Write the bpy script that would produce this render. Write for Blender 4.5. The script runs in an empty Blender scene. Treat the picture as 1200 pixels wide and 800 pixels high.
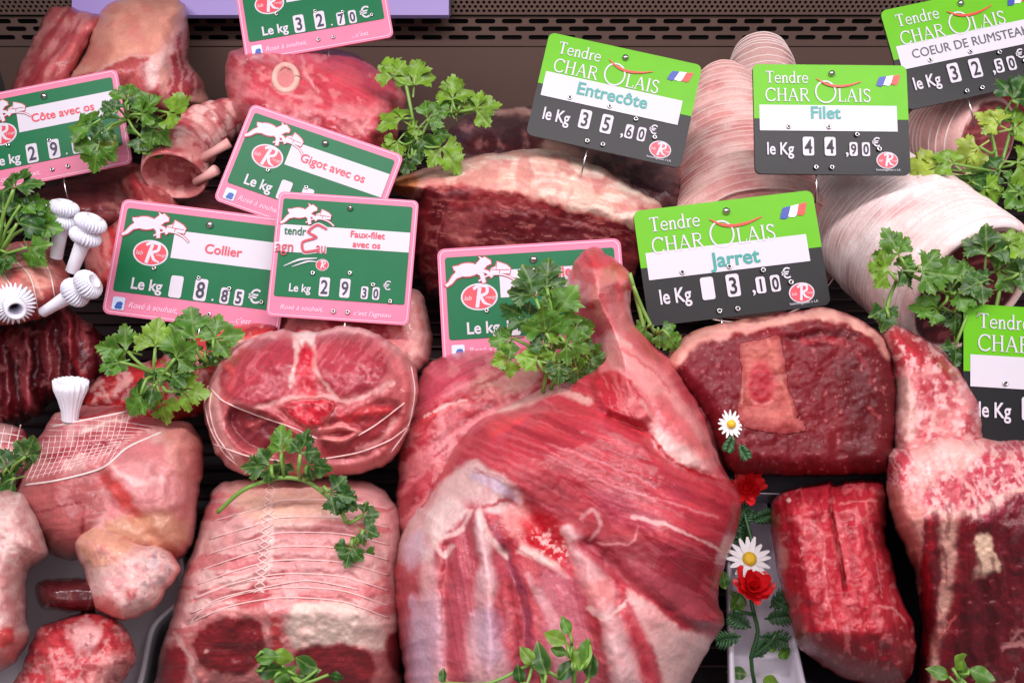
import bpy, bmesh, math, random
import numpy as np
from mathutils import Vector, Matrix
from mathutils.geometry import delaunay_2d_cdt

random.seed(7)
RNG = np.random.default_rng(7)
SC = bpy.context.scene
COL = SC.collection

# ------------------------------------------------------------------ camera
PITCH = math.radians(30)
F = 1039.0                       # focal length in photo pixels (1200 wide)
CAM = np.array([0.0, 0.0, 0.62])
CR = np.array([1.0, 0, 0])
CU = np.array([0, math.sin(PITCH), math.cos(PITCH)])
CF = np.array([0, math.cos(PITCH), -math.sin(PITCH)])
cd = bpy.data.cameras.new("camera")
cam = bpy.data.objects.new("camera", cd)
COL.objects.link(cam)
cam.location = CAM
cam.rotation_euler = (math.radians(90) - PITCH, 0, 0)
cd.sensor_width = 36
cd.lens = 36 * F / 1200
cd.clip_start = 0.01
cd.clip_end = 100
SC.camera = cam

# ------------------------------------------------------------------ light
SC.view_settings.view_transform = 'Standard'
SC.view_settings.look = 'None'
SC.view_settings.exposure = 0.0
SC.view_settings.gamma = 1.0
wd = bpy.data.worlds.new("World")
SC.world = wd
wd.use_nodes = True
wd.node_tree.nodes["Background"].inputs[0].default_value = (0.95, 0.9, 0.95, 1)
wd.node_tree.nodes["Background"].inputs[1].default_value = 0.2


def lamp(name, loc, target, sx, sy, power, color, spread=None):
    l = bpy.data.lights.new(name, 'AREA')
    l.shape = 'RECTANGLE'
    l.size, l.size_y = sx, sy
    l.energy = power
    l.color = color
    if spread:
        l.spread = math.radians(spread)
    o = bpy.data.objects.new(name, l)
    COL.objects.link(o)
    o.location = loc
    dv = Vector(target) - Vector(loc)
    o.rotation_euler = dv.to_track_quat('-Z', 'Y').to_euler()
    return o


lamp("case_lamp", (0.0, 0.22, 1.02), (0.0, 0.50, 0.30), 1.5, 0.05, 8.8, (1.0, 0.93, 0.965))
lamp("viewer_side_fill", (0.1, -1.1, 1.9), (0.0, 0.5, 0.3), 2.4, 1.0, 21.0, (1.0, 0.92, 0.95))  # added broad fill lamp, unseen above and behind the camera

# ------------------------------------------------------------------ numeric helpers


def srgb(c):
    c = np.asarray(c, float) / 255.0
    return np.where(c <= 0.04045, c / 12.92, ((c + 0.055) / 1.055) ** 2.4)


def P(px, py, d):
    return CAM + d * (CF + CR * (px - 600) / F + CU * (400 - py) / F)


def cvec(n):
    """camera-space vector (right, up, towards the viewer) -> world unit vector"""
    v = CR * n[0] + CU * n[1] - CF * n[2]
    return v / np.linalg.norm(v)


def smooth01(t):
    t = np.clip(t, 0, 1)
    return t * t * (3 - 2 * t)


def _hash(i, j, k, seed):
    h = (i.astype(np.int64) * 374761393 + j.astype(np.int64) * 668265263 + k.astype(np.int64) * 2147483647 + seed * 1274126177) & 0xFFFFFFFF
    h = ((h ^ (h >> 13)) * 1274126177) & 0xFFFFFFFF
    h = (h ^ (h >> 16)) & 0xFFFFFFFF
    return h / 4294967295.0


def vnoise(p, seed=0):
    p = np.asarray(p, float)
    if p.shape[1] == 2:
        p = np.column_stack([p, np.zeros(len(p))])
    f = np.floor(p).astype(np.int64)
    t = p - f
    t = t * t * t * (t * (t * 6 - 15) + 10)
    r = 0
    for a in (0, 1):
        wa = t[:, 0] if a else 1 - t[:, 0]
        for b in (0, 1):
            wb = t[:, 1] if b else 1 - t[:, 1]
            for c in (0, 1):
                wc = t[:, 2] if c else 1 - t[:, 2]
                r = r + wa * wb * wc * _hash(f[:, 0] + a, f[:, 1] + b, f[:, 2] + c, seed)
    return r


def fbm(p, seed=0, octv=3):
    p = np.asarray(p, float)
    r, a, s = 0, 0.5, 0
    for o in range(octv):
        r = r + a * vnoise(p * (2.03 ** o) + 17.3 * o, seed + o * 13)
        s += a
        a *= 0.5
    return r / s


def catmull(pts, closed=False, step=3.0, dim=None):
    pts = np.asarray(pts, float)
    n = len(pts)
    out = []
    m = n if closed else n - 1
    for i in range(m):
        p0 = pts[(i - 1) % n] if closed or i > 0 else 2 * pts[0] - pts[1]
        p1 = pts[i]
        p2 = pts[(i + 1) % n]
        p3 = pts[(i + 2) % n] if closed or i + 2 < n else 2 * pts[-1] - pts[-2]
        k = max(1, int(round(np.linalg.norm((p2 - p1)[:2]) / step)))
        t = (np.arange(k) / k)[:, None]
        # centripetal-ish with reduced tension
        m1 = 0.42 * (p2 - p0)
        m2 = 0.42 * (p3 - p1)
        L = np.linalg.norm(p2 - p1)
        for mm in (m1, m2):
            l = np.linalg.norm(mm)
            if l > L:
                mm *= L / l
        out.append((2 * t**3 - 3 * t**2 + 1) * p1 + (t**3 - 2 * t**2 + t) * m1 + (-2 * t**3 + 3 * t**2) * p2 + (t**3 - t**2) * m2)
    r = np.vstack(out)
    if not closed:
        r = np.vstack([r, pts[-1:]])
    return r


def seg_dist(X, poly, closed=False):
    """distance from points to a polyline, and the arc parameter 0..1 of the nearest spot"""
    a = poly
    b = np.roll(poly, -1, axis=0) if closed else None
    if not closed:
        a, b = poly[:-1], poly[1:]
    best = np.full(len(X), 1e18)
    par = np.zeros(len(X))
    m = len(a)
    for i in range(m):
        d = b[i] - a[i]
        L = d @ d + 1e-12
        t = np.clip(((X - a[i]) @ d) / L, 0, 1)
        q = X - (a[i] + t[:, None] * d)
        dd = q[:, 0]**2 + q[:, 1]**2
        w = dd < best
        best[w] = dd[w]
        par[w] = (i + t[w]) / m
    return np.sqrt(best), par


def inside(X, poly):
    c = np.zeros(len(X), bool)
    x, y = X[:, 0], X[:, 1]
    n = len(poly)
    j = n - 1
    for i in range(n):
        xi, yi = poly[i]
        xj, yj = poly[j]
        if yi != yj:
            w = ((yi > y) != (yj > y)) & (x < (xj - xi) * (y - yi) / (yj - yi) + xi)
            c ^= w
        j = i
    return c


# ------------------------------------------------------------------ materials
MATS = {}


def nodes_of(name):
    m = bpy.data.materials.new(name)
    m.use_nodes = True
    nt = m.node_tree
    return m, nt, nt.nodes, nt.links, nt.nodes["Principled BSDF"]


def simple(name, rgb, rough=0.5, metal=0.0, spec=0.5, noise=0.0, nscale=200, sss=0, bump=0.0, emit=None, estr=0.0):
    if name in MATS:
        return MATS[name]
    m, nt, N, L, b = nodes_of(name)
    c = tuple(srgb(rgb)) + (1,)
    b.inputs['Base Color'].default_value = c
    b.inputs['Roughness'].default_value = rough
    b.inputs['Metallic'].default_value = metal
    b.inputs['Specular IOR Level'].default_value = spec
    if sss:
        b.inputs['Subsurface Weight'].default_value = sss
        b.inputs['Subsurface Radius'].default_value = (1, 0.5, 0.4)
        b.inputs['Subsurface Scale'].default_value = 0.003
    if noise or bump:
        tc = N.new('ShaderNodeTexCoord')
        n = N.new('ShaderNodeTexNoise')
        n.inputs['Scale'].default_value = nscale
        n.inputs['Detail'].default_value = 4
        L.new(tc.outputs['Object'], n.inputs['Vector'])
        if noise:
            mx = N.new('ShaderNodeMix')
            mx.data_type = 'RGBA'
            mx.blend_type = 'MULTIPLY'
            mx.inputs[0].default_value = 1
            rp = N.new('ShaderNodeMapRange')
            rp.inputs[3].default_value = 1 - noise
            rp.inputs[4].default_value = 1 + noise
            L.new(n.outputs[0], rp.inputs[0])
            mx.inputs[6].default_value = c
            L.new(rp.outputs[0], mx.inputs[7])
            L.new(mx.outputs[2], b.inputs['Base Color'])
        if bump:
            bp = N.new('ShaderNodeBump')
            bp.inputs['Strength'].default_value = bump
            bp.inputs['Distance'].default_value = 0.001
            L.new(n.outputs[0], bp.inputs['Height'])
            L.new(bp.outputs[0], b.inputs['Normal'])
    if emit:
        b.inputs['Emission Color'].default_value = tuple(srgb(emit)) + (1,)
        b.inputs['Emission Strength'].default_value = estr
    MATS[name] = m
    return m


def meat_material(name, rough=0.36, fibre=0.16, marb=0.10, coat=0.3, bump=0.36, sss=0.12):
    """albedo from the painted attribute, fibres and marbling from noise in fibre coordinates"""
    if name in MATS:
        return MATS[name]
    m, nt, N, L, b = nodes_of(name)

    def math_(op, a, c=None, clamp=False):
        n = N.new('ShaderNodeMath')
        n.operation = op
        n.use_clamp = clamp
        for i, v in enumerate((a, c)):
            if v is None:
                continue
            if isinstance(v, (int, float)):
                n.inputs[i].default_value = v
            else:
                L.new(v, n.inputs[i])
        return n.outputs[0]

    def rng(v, a, c, lo, hi):
        n = N.new('ShaderNodeMapRange')
        n.interpolation_type = 'SMOOTHSTEP'
        L.new(v, n.inputs[0])
        for i, q in enumerate((a, c, lo, hi)):
            n.inputs[i + 1].default_value = q
        return n.outputs[0]

    def noise(vec, scale, detail=3, dist=0.0, rough=0.55):
        n = N.new('ShaderNodeTexNoise')
        n.inputs['Scale'].default_value = scale
        n.inputs['Detail'].default_value = detail
        n.inputs['Distortion'].default_value = dist
        n.inputs['Roughness'].default_value = rough
        L.new(vec, n.inputs['Vector'])
        return n.outputs[0]

    ac = N.new('ShaderNodeAttribute'); ac.attribute_name = 'paint'
    af = N.new('ShaderNodeAttribute'); af.attribute_name = 'fat'
    au = N.new('ShaderNodeAttribute'); au.attribute_name = 'fibre'
    tc = N.new('ShaderNodeTexCoord')
    obj = tc.outputs['Object']
    mp = N.new('ShaderNodeMapping')
    mp.inputs['Scale'].default_value = (13, 400, 1)
    L.new(au.outputs['Vector'], mp.inputs[0])
    fib = noise(mp.outputs[0], 1.0, 3, 0.35)
    mp2 = N.new('ShaderNodeMapping')
    mp2.inputs['Scale'].default_value = (11, 190, 1)
    mp2.inputs['Location'].default_value = (3.3, 7.1, 0)
    L.new(au.outputs['Vector'], mp2.inputs[0])
    streak = noise(mp2.outputs[0], 1.0, 4, 0.8)
    big = noise(obj, 60, 4, 0.5)
    fine = noise(obj, 520, 3, 0.3)
    notfat = math_('SUBTRACT', 1.0, af.outputs['Fac'], True)
    # muscle value variation
    v1 = rng(fib, 0.25, 0.75, 1 - fibre, 1 + fibre)
    v2 = rng(big, 0.25, 0.75, 0.88, 1.12)
    v3 = rng(fine, 0.2, 0.8, 0.9, 1.1)
    mv = math_('MULTIPLY', math_('MULTIPLY', v1, v2), v3)
    fv = math_('MULTIPLY', rng(big, 0.25, 0.75, 0.88, 1.06), v3)
    mixv = N.new('ShaderNodeMix'); mixv.data_type = 'FLOAT'
    L.new(af.outputs['Fac'], mixv.inputs[0]); L.new(mv, mixv.inputs[2]); L.new(fv, mixv.inputs[3])
    mul = N.new('ShaderNodeMix'); mul.data_type = 'RGBA'; mul.blend_type = 'MULTIPLY'
    mul.inputs[0].default_value = 1
    L.new(ac.outputs['Color'], mul.inputs[6]); L.new(mixv.outputs[0], mul.inputs[7])
    # pale streaks of connective tissue in the muscle
    s = math_('MULTIPLY', math_('MULTIPLY', rng(streak, 0.60, 0.74, 0, 1), notfat), marb)
    m1 = N.new('ShaderNodeMix'); m1.data_type = 'RGBA'
    L.new(s, m1.inputs[0]); L.new(mul.outputs[2], m1.inputs[6])
    m1.inputs[7].default_value = tuple(srgb((222, 150, 150))) + (1,)
    # thin red veins and blush in the fat
    vn = N.new('ShaderNodeTexVoronoi'); vn.feature = 'DISTANCE_TO_EDGE'
    vn.inputs['Scale'].default_value = 45
    wv = N.new('ShaderNodeMix'); wv.data_type = 'VECTOR'
    nz = N.new('ShaderNodeTexNoise'); nz.inputs['Scale'].default_value = 40; nz.inputs['Detail'].default_value = 3
    L.new(obj, nz.inputs['Vector'])
    wv.inputs[0].default_value = 0.04
    L.new(obj, wv.inputs[4]); L.new(nz.outputs['Color'], wv.inputs[5])
    L.new(wv.outputs[1], vn.inputs['Vector'])
    vein = math_('MULTIPLY', math_('MULTIPLY', rng(vn.outputs['Distance'], 0.0, 0.05, 1, 0), rng(big, 0.45, 0.65, 0, 1)), af.outputs['Fac'])
    blush = math_('MULTIPLY', rng(noise(obj, 28, 4, 1.0), 0.5, 0.72, 0, 0.45), af.outputs['Fac'])
    fm = math_('ADD', math_('MULTIPLY', vein, 0.22), blush, True)
    m2 = N.new('ShaderNodeMix'); m2.data_type = 'RGBA'
    L.new(fm, m2.inputs[0]); L.new(m1.outputs[2], m2.inputs[6])
    m2.inputs[7].default_value = tuple(srgb((205, 110, 115))) + (1,)
    L.new(m2.outputs[2], b.inputs['Base Color'])
    r = math_('ADD', rng(big, 0.3, 0.7, rough - 0.1, rough + 0.1), math_('MULTIPLY', af.outputs['Fac'], 0.08))
    L.new(r, b.inputs['Roughness'])
    b.inputs['Specular IOR Level'].default_value = 0.28
    b.inputs['Coat Weight'].default_value = coat
    b.inputs['Coat Roughness'].default_value = 0.07
    b.inputs['Subsurface Weight'].default_value = sss
    b.inputs['Subsurface Radius'].default_value = (1.0, 0.35, 0.3)
    b.inputs['Subsurface Scale'].default_value = 0.004
    hh = math_('ADD', math_('MULTIPLY', fib, math_('MULTIPLY', notfat, 0.5)), math_('ADD', math_('MULTIPLY', big, 0.6), math_('MULTIPLY', fine, 0.35)))
    bp = N.new('ShaderNodeBump')
    bp.inputs['Strength'].default_value = bump
    bp.inputs['Distance'].default_value = 0.0022
    L.new(hh, bp.inputs['Height'])
    L.new(bp.outputs[0], b.inputs['Normal'])
    wet = noise(obj, 230, 3, 0.4)
    b2 = N.new('ShaderNodeBump')
    b2.inputs['Strength'].default_value = min(1.0, bump * 1.6)
    b2.inputs['Distance'].default_value = 0.0016
    L.new(wet, b2.inputs['Height'])
    L.new(bp.outputs[0], b2.inputs['Normal'])
    L.new(b2.outputs[0], b.inputs['Coat Normal'])
    MATS[name] = m
    return m


# ------------------------------------------------------------------ objects
def link(name, me, base, mat=None, parent=None, parent_base=None):
    o = bpy.data.objects.new(name, me)
    COL.objects.link(o)
    if mat:
        me.materials.append(mat)
    if parent is not None:
        o.parent = parent
        o.location = Vector(base) - Vector(parent['_b'])
    else:
        o.location = base
    o['_b'] = [float(x) for x in base]
    return o


def tag(o, label=None, cat=None, group=None, kind=None):
    if label: o['label'] = label
    if cat: o['category'] = cat
    if group: o['group'] = group
    if kind: o['kind'] = kind
    return o


def empty(name, base):
    o = bpy.data.objects.new(name, None)
    o.empty_display_size = 0.02
    COL.objects.link(o)
    o.location = base
    o['_b'] = [float(x) for x in base]
    return o


def mesh_from(name, V, faces, base, mat, parent=None, smooth=True, attrs=None):
    me = bpy.data.meshes.new(name)
    V = np.asarray(V, float) - np.asarray(base, float)
    me.from_pydata([tuple(v) for v in V], [], [tuple(int(i) for i in f) for f in faces])
    if smooth:
        me.polygons.foreach_set('use_smooth', np.ones(len(me.polygons), bool))
    if attrs:
        for k, (typ, arr) in attrs.items():
            a = me.attributes.new(k, typ, 'POINT')
            if typ == 'FLOAT_COLOR':
                arr = np.column_stack([arr, np.ones(len(arr))])
                a.data.foreach_set('color', np.ascontiguousarray(arr, np.float32).ravel())
            elif typ == 'FLOAT_VECTOR':
                a.data.foreach_set('vector', np.ascontiguousarray(arr, np.float32).ravel())
            else:
                a.data.foreach_set('value', np.ascontiguousarray(arr, np.float32).ravel())
    me.update()
    return link(name, me, base, mat, parent)


class MB:
    """collects tubes, boxes and lathes into one mesh"""

    def __init__(s):
        s.V, s.F, s.n = [], [], 0

    def add(s, V, Fc):
        V = np.asarray(V, float)
        s.V.append(V)
        s.F += [tuple(i + s.n for i in f) for f in Fc]
        s.n += len(V)

    def tube(s, pts, r, seg=8, cap=True):
        pts = np.asarray(pts, float)
        n = len(pts)
        r = np.full(n, r) if np.isscalar(r) else np.asarray(r, float)
        T = np.gradient(pts, axis=0)
        T /= np.linalg.norm(T, axis=1)[:, None] + 1e-12
        ref = np.array([0.13, 0.2, 1.0])
        if abs(T[0] @ ref) / np.linalg.norm(ref) > 0.9:
            ref = np.array([1.0, 0.1, 0])
        V = []
        u = np.cross(T[0], ref)
        for i in range(n):
            u = u - T[i] * (u @ T[i])
            u /= np.linalg.norm(u) + 1e-12
            w = np.cross(T[i], u)
            for k in range(seg):
                a = 2 * math.pi * k / seg
                V.append(pts[i] + r[i] * (u * math.cos(a) + w * math.sin(a)))
        Fc = []
        for i in range(n - 1):
            for k in range(seg):
                k2 = (k + 1) % seg
                Fc.append((i * seg + k, i * seg + k2, (i + 1) * seg + k2, (i + 1) * seg + k))
        if cap:
            Fc.append(tuple(range(seg))[::-1])
            Fc.append(tuple((n - 1) * seg + k for k in range(seg)))
        s.add(V, Fc)

    def box(s, o, ax, ay, az, sx, sy, sz):
        V = []
        for k in (-1, 1):
            for j in (-1, 1):
                for i in (-1, 1):
                    V.append(o + ax * sx * i / 2 + ay * sy * j / 2 + az * sz * k / 2)
        s.add(V, [(0, 2, 3, 1), (4, 5, 7, 6), (0, 1, 5, 4), (2, 6, 7, 3), (0, 4, 6, 2), (1, 3, 7, 5)])

    def build(s, name, mat, parent=None, base=None, smooth=True):
        V = np.vstack(s.V)
        if base is None:
            base = parent['_b'] if parent is not None else V.mean(0)
        return mesh_from(name, V, s.F, base, mat, parent, smooth)


# ------------------------------------------------------------------ paint layers
def fatval(c):
    return float(np.clip((c[1] - 85) / 60.0, 0, 1))


class Lay:
    def __init__(s, maskf, col, a=1.0, h=0.0, fat=None):
        s.m, s.col, s.a, s.h = maskf, col, a, h
        s.mh = maskf
        s.fat = fat if fat is not None else (fatval(col) if col is not None else None)


def L_(pts, w, col, a=1.0, f=None, h=0.0, fat=None):
    """a band along a line; w one width or (start, end)"""
    poly = catmull(pts, False, 6.0)
    w0, w1 = (w, w) if np.isscalar(w) else w

    def m(X, e):
        d, t = seg_dist(X, poly)
        sc = 9.0 + max(w0, w1) * 0.9
        ww = (w0 + (w1 - w0) * t) * (0.5 + fbm(X / sc, int(w0 * 7) + len(poly), 2))
        ff = f if f is not None else np.maximum(0.9, ww * 0.28)
        return np.minimum(1, 0.62 + 0.6 * vnoise(X / sc * 1.3, len(poly))) * (1 - smooth01((d - ww / 2 + ff) / (2 * ff)))

    def mh(X, e):
        d, t = seg_dist(X, poly)
        return np.exp(-(d / (0.6 * (w0 + (w1 - w0) * t)))**2)
    l = Lay(m, col, a, h, fat)
    l.mh = mh
    return l


def A_(pts, col, a=1.0, f=3.0, h=0.0, fat=None, straight=False):
    poly = np.asarray(pts, float) if straight else catmull(pts, True, 8.0)

    def m(X, e, rag=3.5, ff=f):
        d, _ = seg_dist(X, poly, True)
        sd = np.where(inside(X, poly), -d, d) + rag * (fbm(X / 6.0, len(poly), 2) - 0.5)
        return 1 - smooth01((sd + ff) / (2 * ff))
    l = Lay(m, col, a, h, fat)
    l.mh = lambda X, e: m(X, e, 0.0, max(f, 6.0))
    return l


def D_(x, y, rx, ry, col, a=1.0, ang=0.0, f=0.3, h=0.0, fat=None):
    ca, sa = math.cos(math.radians(ang)), math.sin(math.radians(ang))

    def m(X, e):
        dx, dy = X[:, 0] - x, X[:, 1] - y
        q = np.sqrt(((dx * ca + dy * sa) / rx)**2 + ((-dx * sa + dy * ca) / ry)**2)
        return 1 - smooth01((q - 1 + f) / (2 * f))
    return Lay(m, col, a, h, fat)


def E_(w, col, a=1.0, f=2.0, h=0.0, fat=None):
    """rim along the outline"""
    def m(X, e):
        return 1 - smooth01((e - w + f) / (2 * f))
    return Lay(m, col, a, h, fat)


def N_(scale, lo, hi, col, a=1.0, seed=0, h=0.0, fat=None, within=None):
    def m(X, e):
        q = smooth01((fbm(X / scale, seed, 3) - lo) / (hi - lo))
        return q * within.m(X, e) if within else q
    return Lay(m, col, a, h, fat)


def S_(ang, la, lc, lo, hi, col, a=1.0, seed=0, h=0.0, fat=None, within=None):
    """streaks: noise stretched along the angle (degrees, image axes)"""
    ca, sa = math.cos(math.radians(ang)), math.sin(math.radians(ang))

    def m(X, e):
        wx = X + 6 * (np.column_stack([vnoise(X / 30, seed + 5), vnoise(X / 30, seed + 9)]) - 0.5)
        q = np.column_stack([(wx[:, 0] * ca + wx[:, 1] * sa) / la, (-wx[:, 0] * sa + wx[:, 1] * ca) / lc])
        q = smooth01((fbm(q, seed, 2) - lo) / (hi - lo))
        return q * within.m(X, e) if within else q
    return Lay(m, col, a, h, fat)


def cdt(loops, extra=()):
    """triangulate the area inside the first loop and outside the others"""
    pts, edges = [], []
    for lp in loops:
        o = len(pts)
        pts += [tuple(p) for p in lp]
        edges += [(o + i, o + (i + 1) % len(lp)) for i in range(len(lp))]
    pts += [tuple(p) for p in extra]
    ov, _, of, orig, _, _ = delaunay_2d_cdt([Vector(p) for p in pts], edges, [], 0, 1e-7, True)
    ov = np.array([tuple(p) for p in ov])
    c = np.array([ov[list(f)].mean(0) for f in of])
    ok = inside(c, np.asarray(loops[0], float))
    for lp in loops[1:]:
        lp = np.asarray(lp, float)
        lo, hi = lp.min(0), lp.max(0)
        w = np.where((c >= lo).all(1) & (c <= hi).all(1))[0]
        if len(w):
            ok[w] &= ~inside(c[w], lp)
    return ov, [tuple(f) for f, k in zip(of, ok) if k], orig


class Blob:
    """a solid piece: an outline on a tilted plane, swelling to both sides"""

    def __init__(s, name, outline, d, n=(0, 0.35, 0.94), T=0.03, R=40, back=None, res=3.0, col=(178, 62, 75),
                 lays=(), bumps=(), rough=(0.0021, 17), ang=0.0, mat=None, warp=4.0, seed=1, parent=None, prof=0.5, straight=False, fibf=None, clean=False, on=None):
        s.O = None
        out = np.asarray(outline, float)
        c = out.mean(0)
        s.n = cvec(n)
        s.O = P(c[0], c[1], d)
        s.u = CR - s.n * (CR @ s.n); s.u /= np.linalg.norm(s.u)
        s.v = np.cross(s.n, s.u)
        s.on = on
        if on is not None:          # a part lying on another piece: same plane, raised on its surface
            s.O, s.n, s.u, s.v = on.O, on.n, on.u, on.v
        s.T, s.R, s.bumps, s.rough, s.seed, s.prof = T, R, bumps, rough, seed, prof
        s.lays, s.col, s.warp = lays, col, warp
        s.back = back if back is not None else T * 0.8
        s.out = catmull(out, True, res) if not straight else catmull_straight(out, res)
        if not clean:
            wob = np.column_stack([vnoise(s.out / 9.0, seed + 3), vnoise(s.out / 9.0, seed + 4)]) - 0.5
            s.out = s.out + wob * 3.0
        nb = len(s.out)
        lo, hi = s.out.min(0), s.out.max(0)

        def interior(r, jit):
            gx, gy = np.meshgrid(np.arange(lo[0], hi[0], r), np.arange(lo[1], hi[1], r * 0.87))
            gx = gx + (np.arange(gx.shape[0]) % 2)[:, None] * r / 2
            G = np.column_stack([gx.ravel(), gy.ravel()])
            G = G + (RNG.random(G.shape) - 0.5) * r * jit
            G = G[inside(G, s.out)]
            dd, _ = seg_dist(G, s.out, True)
            return G[dd > 0.55 * r]
        faces = []
        X = None
        for side, r in ((1, res), (-1, res * 4)):
            G = interior(r, 0.35)
            ov, of, orig = cdt([s.out], G)
            if side == 1:
                X = ov
                bmap = {}
                for i, l in enumerate(orig):
                    for q in l:
                        if q < nb:
                            bmap[q] = i
                nf = len(ov)
                for f in of:
                    faces.append(tuple(f))
            else:
                idx = np.arange(len(ov)) + nf
                for i, l in enumerate(orig):
                    for q in l:
                        if q < nb and q in bmap:
                            idx[i] = bmap[q]
                for f in of:
                    faces.append(tuple(idx[i] for i in f)[::-1])
                Xb = ov
        h1 = s.height(X)
        db, _ = seg_dist(Xb, s.out, True)
        hb = -s.back * s._p(db)
        if on is not None:
            hb = hb + on.height(Xb)
        V = np.vstack([s.world(X, h1), s.world(Xb, hb)])
        XX = np.vstack([X, Xb])
        s.e = None
        C, FT = s.paint(XX)
        # orientation check
        a, b_, c_ = (V[i] for i in faces[0])
        if np.cross(b_ - a, c_ - a) @ s.n < 0:
            faces = [f[::-1] for f in faces]
        if fibf is not None:
            fu = fibf(XX)
        else:
            ca, sa = math.cos(math.radians(ang)), math.sin(math.radians(ang))
            fu = np.column_stack([XX[:, 0] * ca + XX[:, 1] * sa, -XX[:, 0] * sa + XX[:, 1] * ca])
        fu = fu + 10 * (np.column_stack([vnoise(XX / 45, seed + 21), vnoise(XX / 45, seed + 22)]) - 0.5)
        fu = fu * d / F + seed * 0.37
        fib = np.column_stack([fu, np.zeros(len(fu))])
        base = s.O - s.n * s.back
        s.obj = mesh_from(name, V, faces, base if parent is None else parent['_b'], mat or meat_material('raw_meat'), parent, True,
                          {'paint': ('FLOAT_COLOR', C), 'fat': ('FLOAT', FT), 'fibre': ('FLOAT_VECTOR', fib)})

    def _p(s, d):
        t = np.clip(d / s.R, 0, 1)
        return (1 - (1 - t)**2)**s.prof

    def warpX(s, X):
        w = s.warp
        if not w:
            return X
        return X + w * (np.column_stack([fbm(X / 16, s.seed + 40), fbm(X / 16, s.seed + 41)]) - 0.5) * 2 \
            + w * 0.5 * (np.column_stack([vnoise(X / 5, s.seed + 42), vnoise(X / 5, s.seed + 43)]) - 0.5)

    def height(s, X):
        d, _ = seg_dist(X, s.out, True)
        h = s.T * s._p(d)
        fall = smooth01(d / 14.0)
        XW = s.warpX(X)
        for b in s.bumps:
            if b[0] == 'g':
                _, x, y, r, a = b
                h = h + a * fall * np.exp(-((X[:, 0] - x)**2 + (X[:, 1] - y)**2) / (r * r))
            elif b[0] == 'plane':
                _, p0, dv, k = b
                dv = np.array(dv, float); dv /= np.linalg.norm(dv)
                q = (X - np.array(p0, float)) @ dv
                h = h + k * np.sqrt(np.maximum(q, 0)**2 + 36) - k * 6
            else:
                _, pts, w, a = b
                dd, _ = seg_dist(XW, catmull(pts, False, 8.0))
                h = h + a * fall * np.exp(-(dd / w)**2)
        for l in s.lays:
            if l.h:
                h = h + l.h * fall * l.mh(X, d) * l.a
        amp, sc = s.rough
        if amp:
            h = h + fall * amp * 2 * (fbm(X / sc, s.seed + 60, 4) - 0.5)
        if s.on is not None:
            h = h + s.on.height(X)
        return h

    def paint(s, X):
        d, _ = seg_dist(X, s.out, True)
        XW = s.warpX(X)
        C = np.tile(srgb(s.col), (len(X), 1))
        FT = np.full(len(X), fatval(s.col))
        for l in s.lays:
            if l.col is None:
                continue
            m = np.clip(l.m(XW, d) * l.a, 0, 1)
            C = C * (1 - m[:, None]) + srgb(l.col) * m[:, None]
            FT = FT * (1 - m) + l.fat * m
        return C ** 1.16, FT

    def world(s, X, h):
        """point of the surface lying h above the tilted plane that is seen at pixel X"""
        r = CF[None, :] + CR[None, :] * ((X[:, 0:1] - 600) / F) + CU[None, :] * ((400 - X[:, 1:2]) / F)
        t = ((s.O - CAM) @ s.n + np.asarray(h)) / (r @ s.n)
        return CAM + r * t[:, None]

    def at(s, pts, lift=0.0):
        X = np.asarray(pts, float)
        return s.world(X, s.height(X) + lift)


def catmull_straight(pts, step):
    out = []
    n = len(pts)
    for i in range(n):
        a, b = pts[i], pts[(i + 1) % n]
        k = max(1, int(round(np.linalg.norm(b - a) / step)))
        out.append(a + (b - a) * (np.arange(k) / k)[:, None])
    return np.vstack(out)


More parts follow.
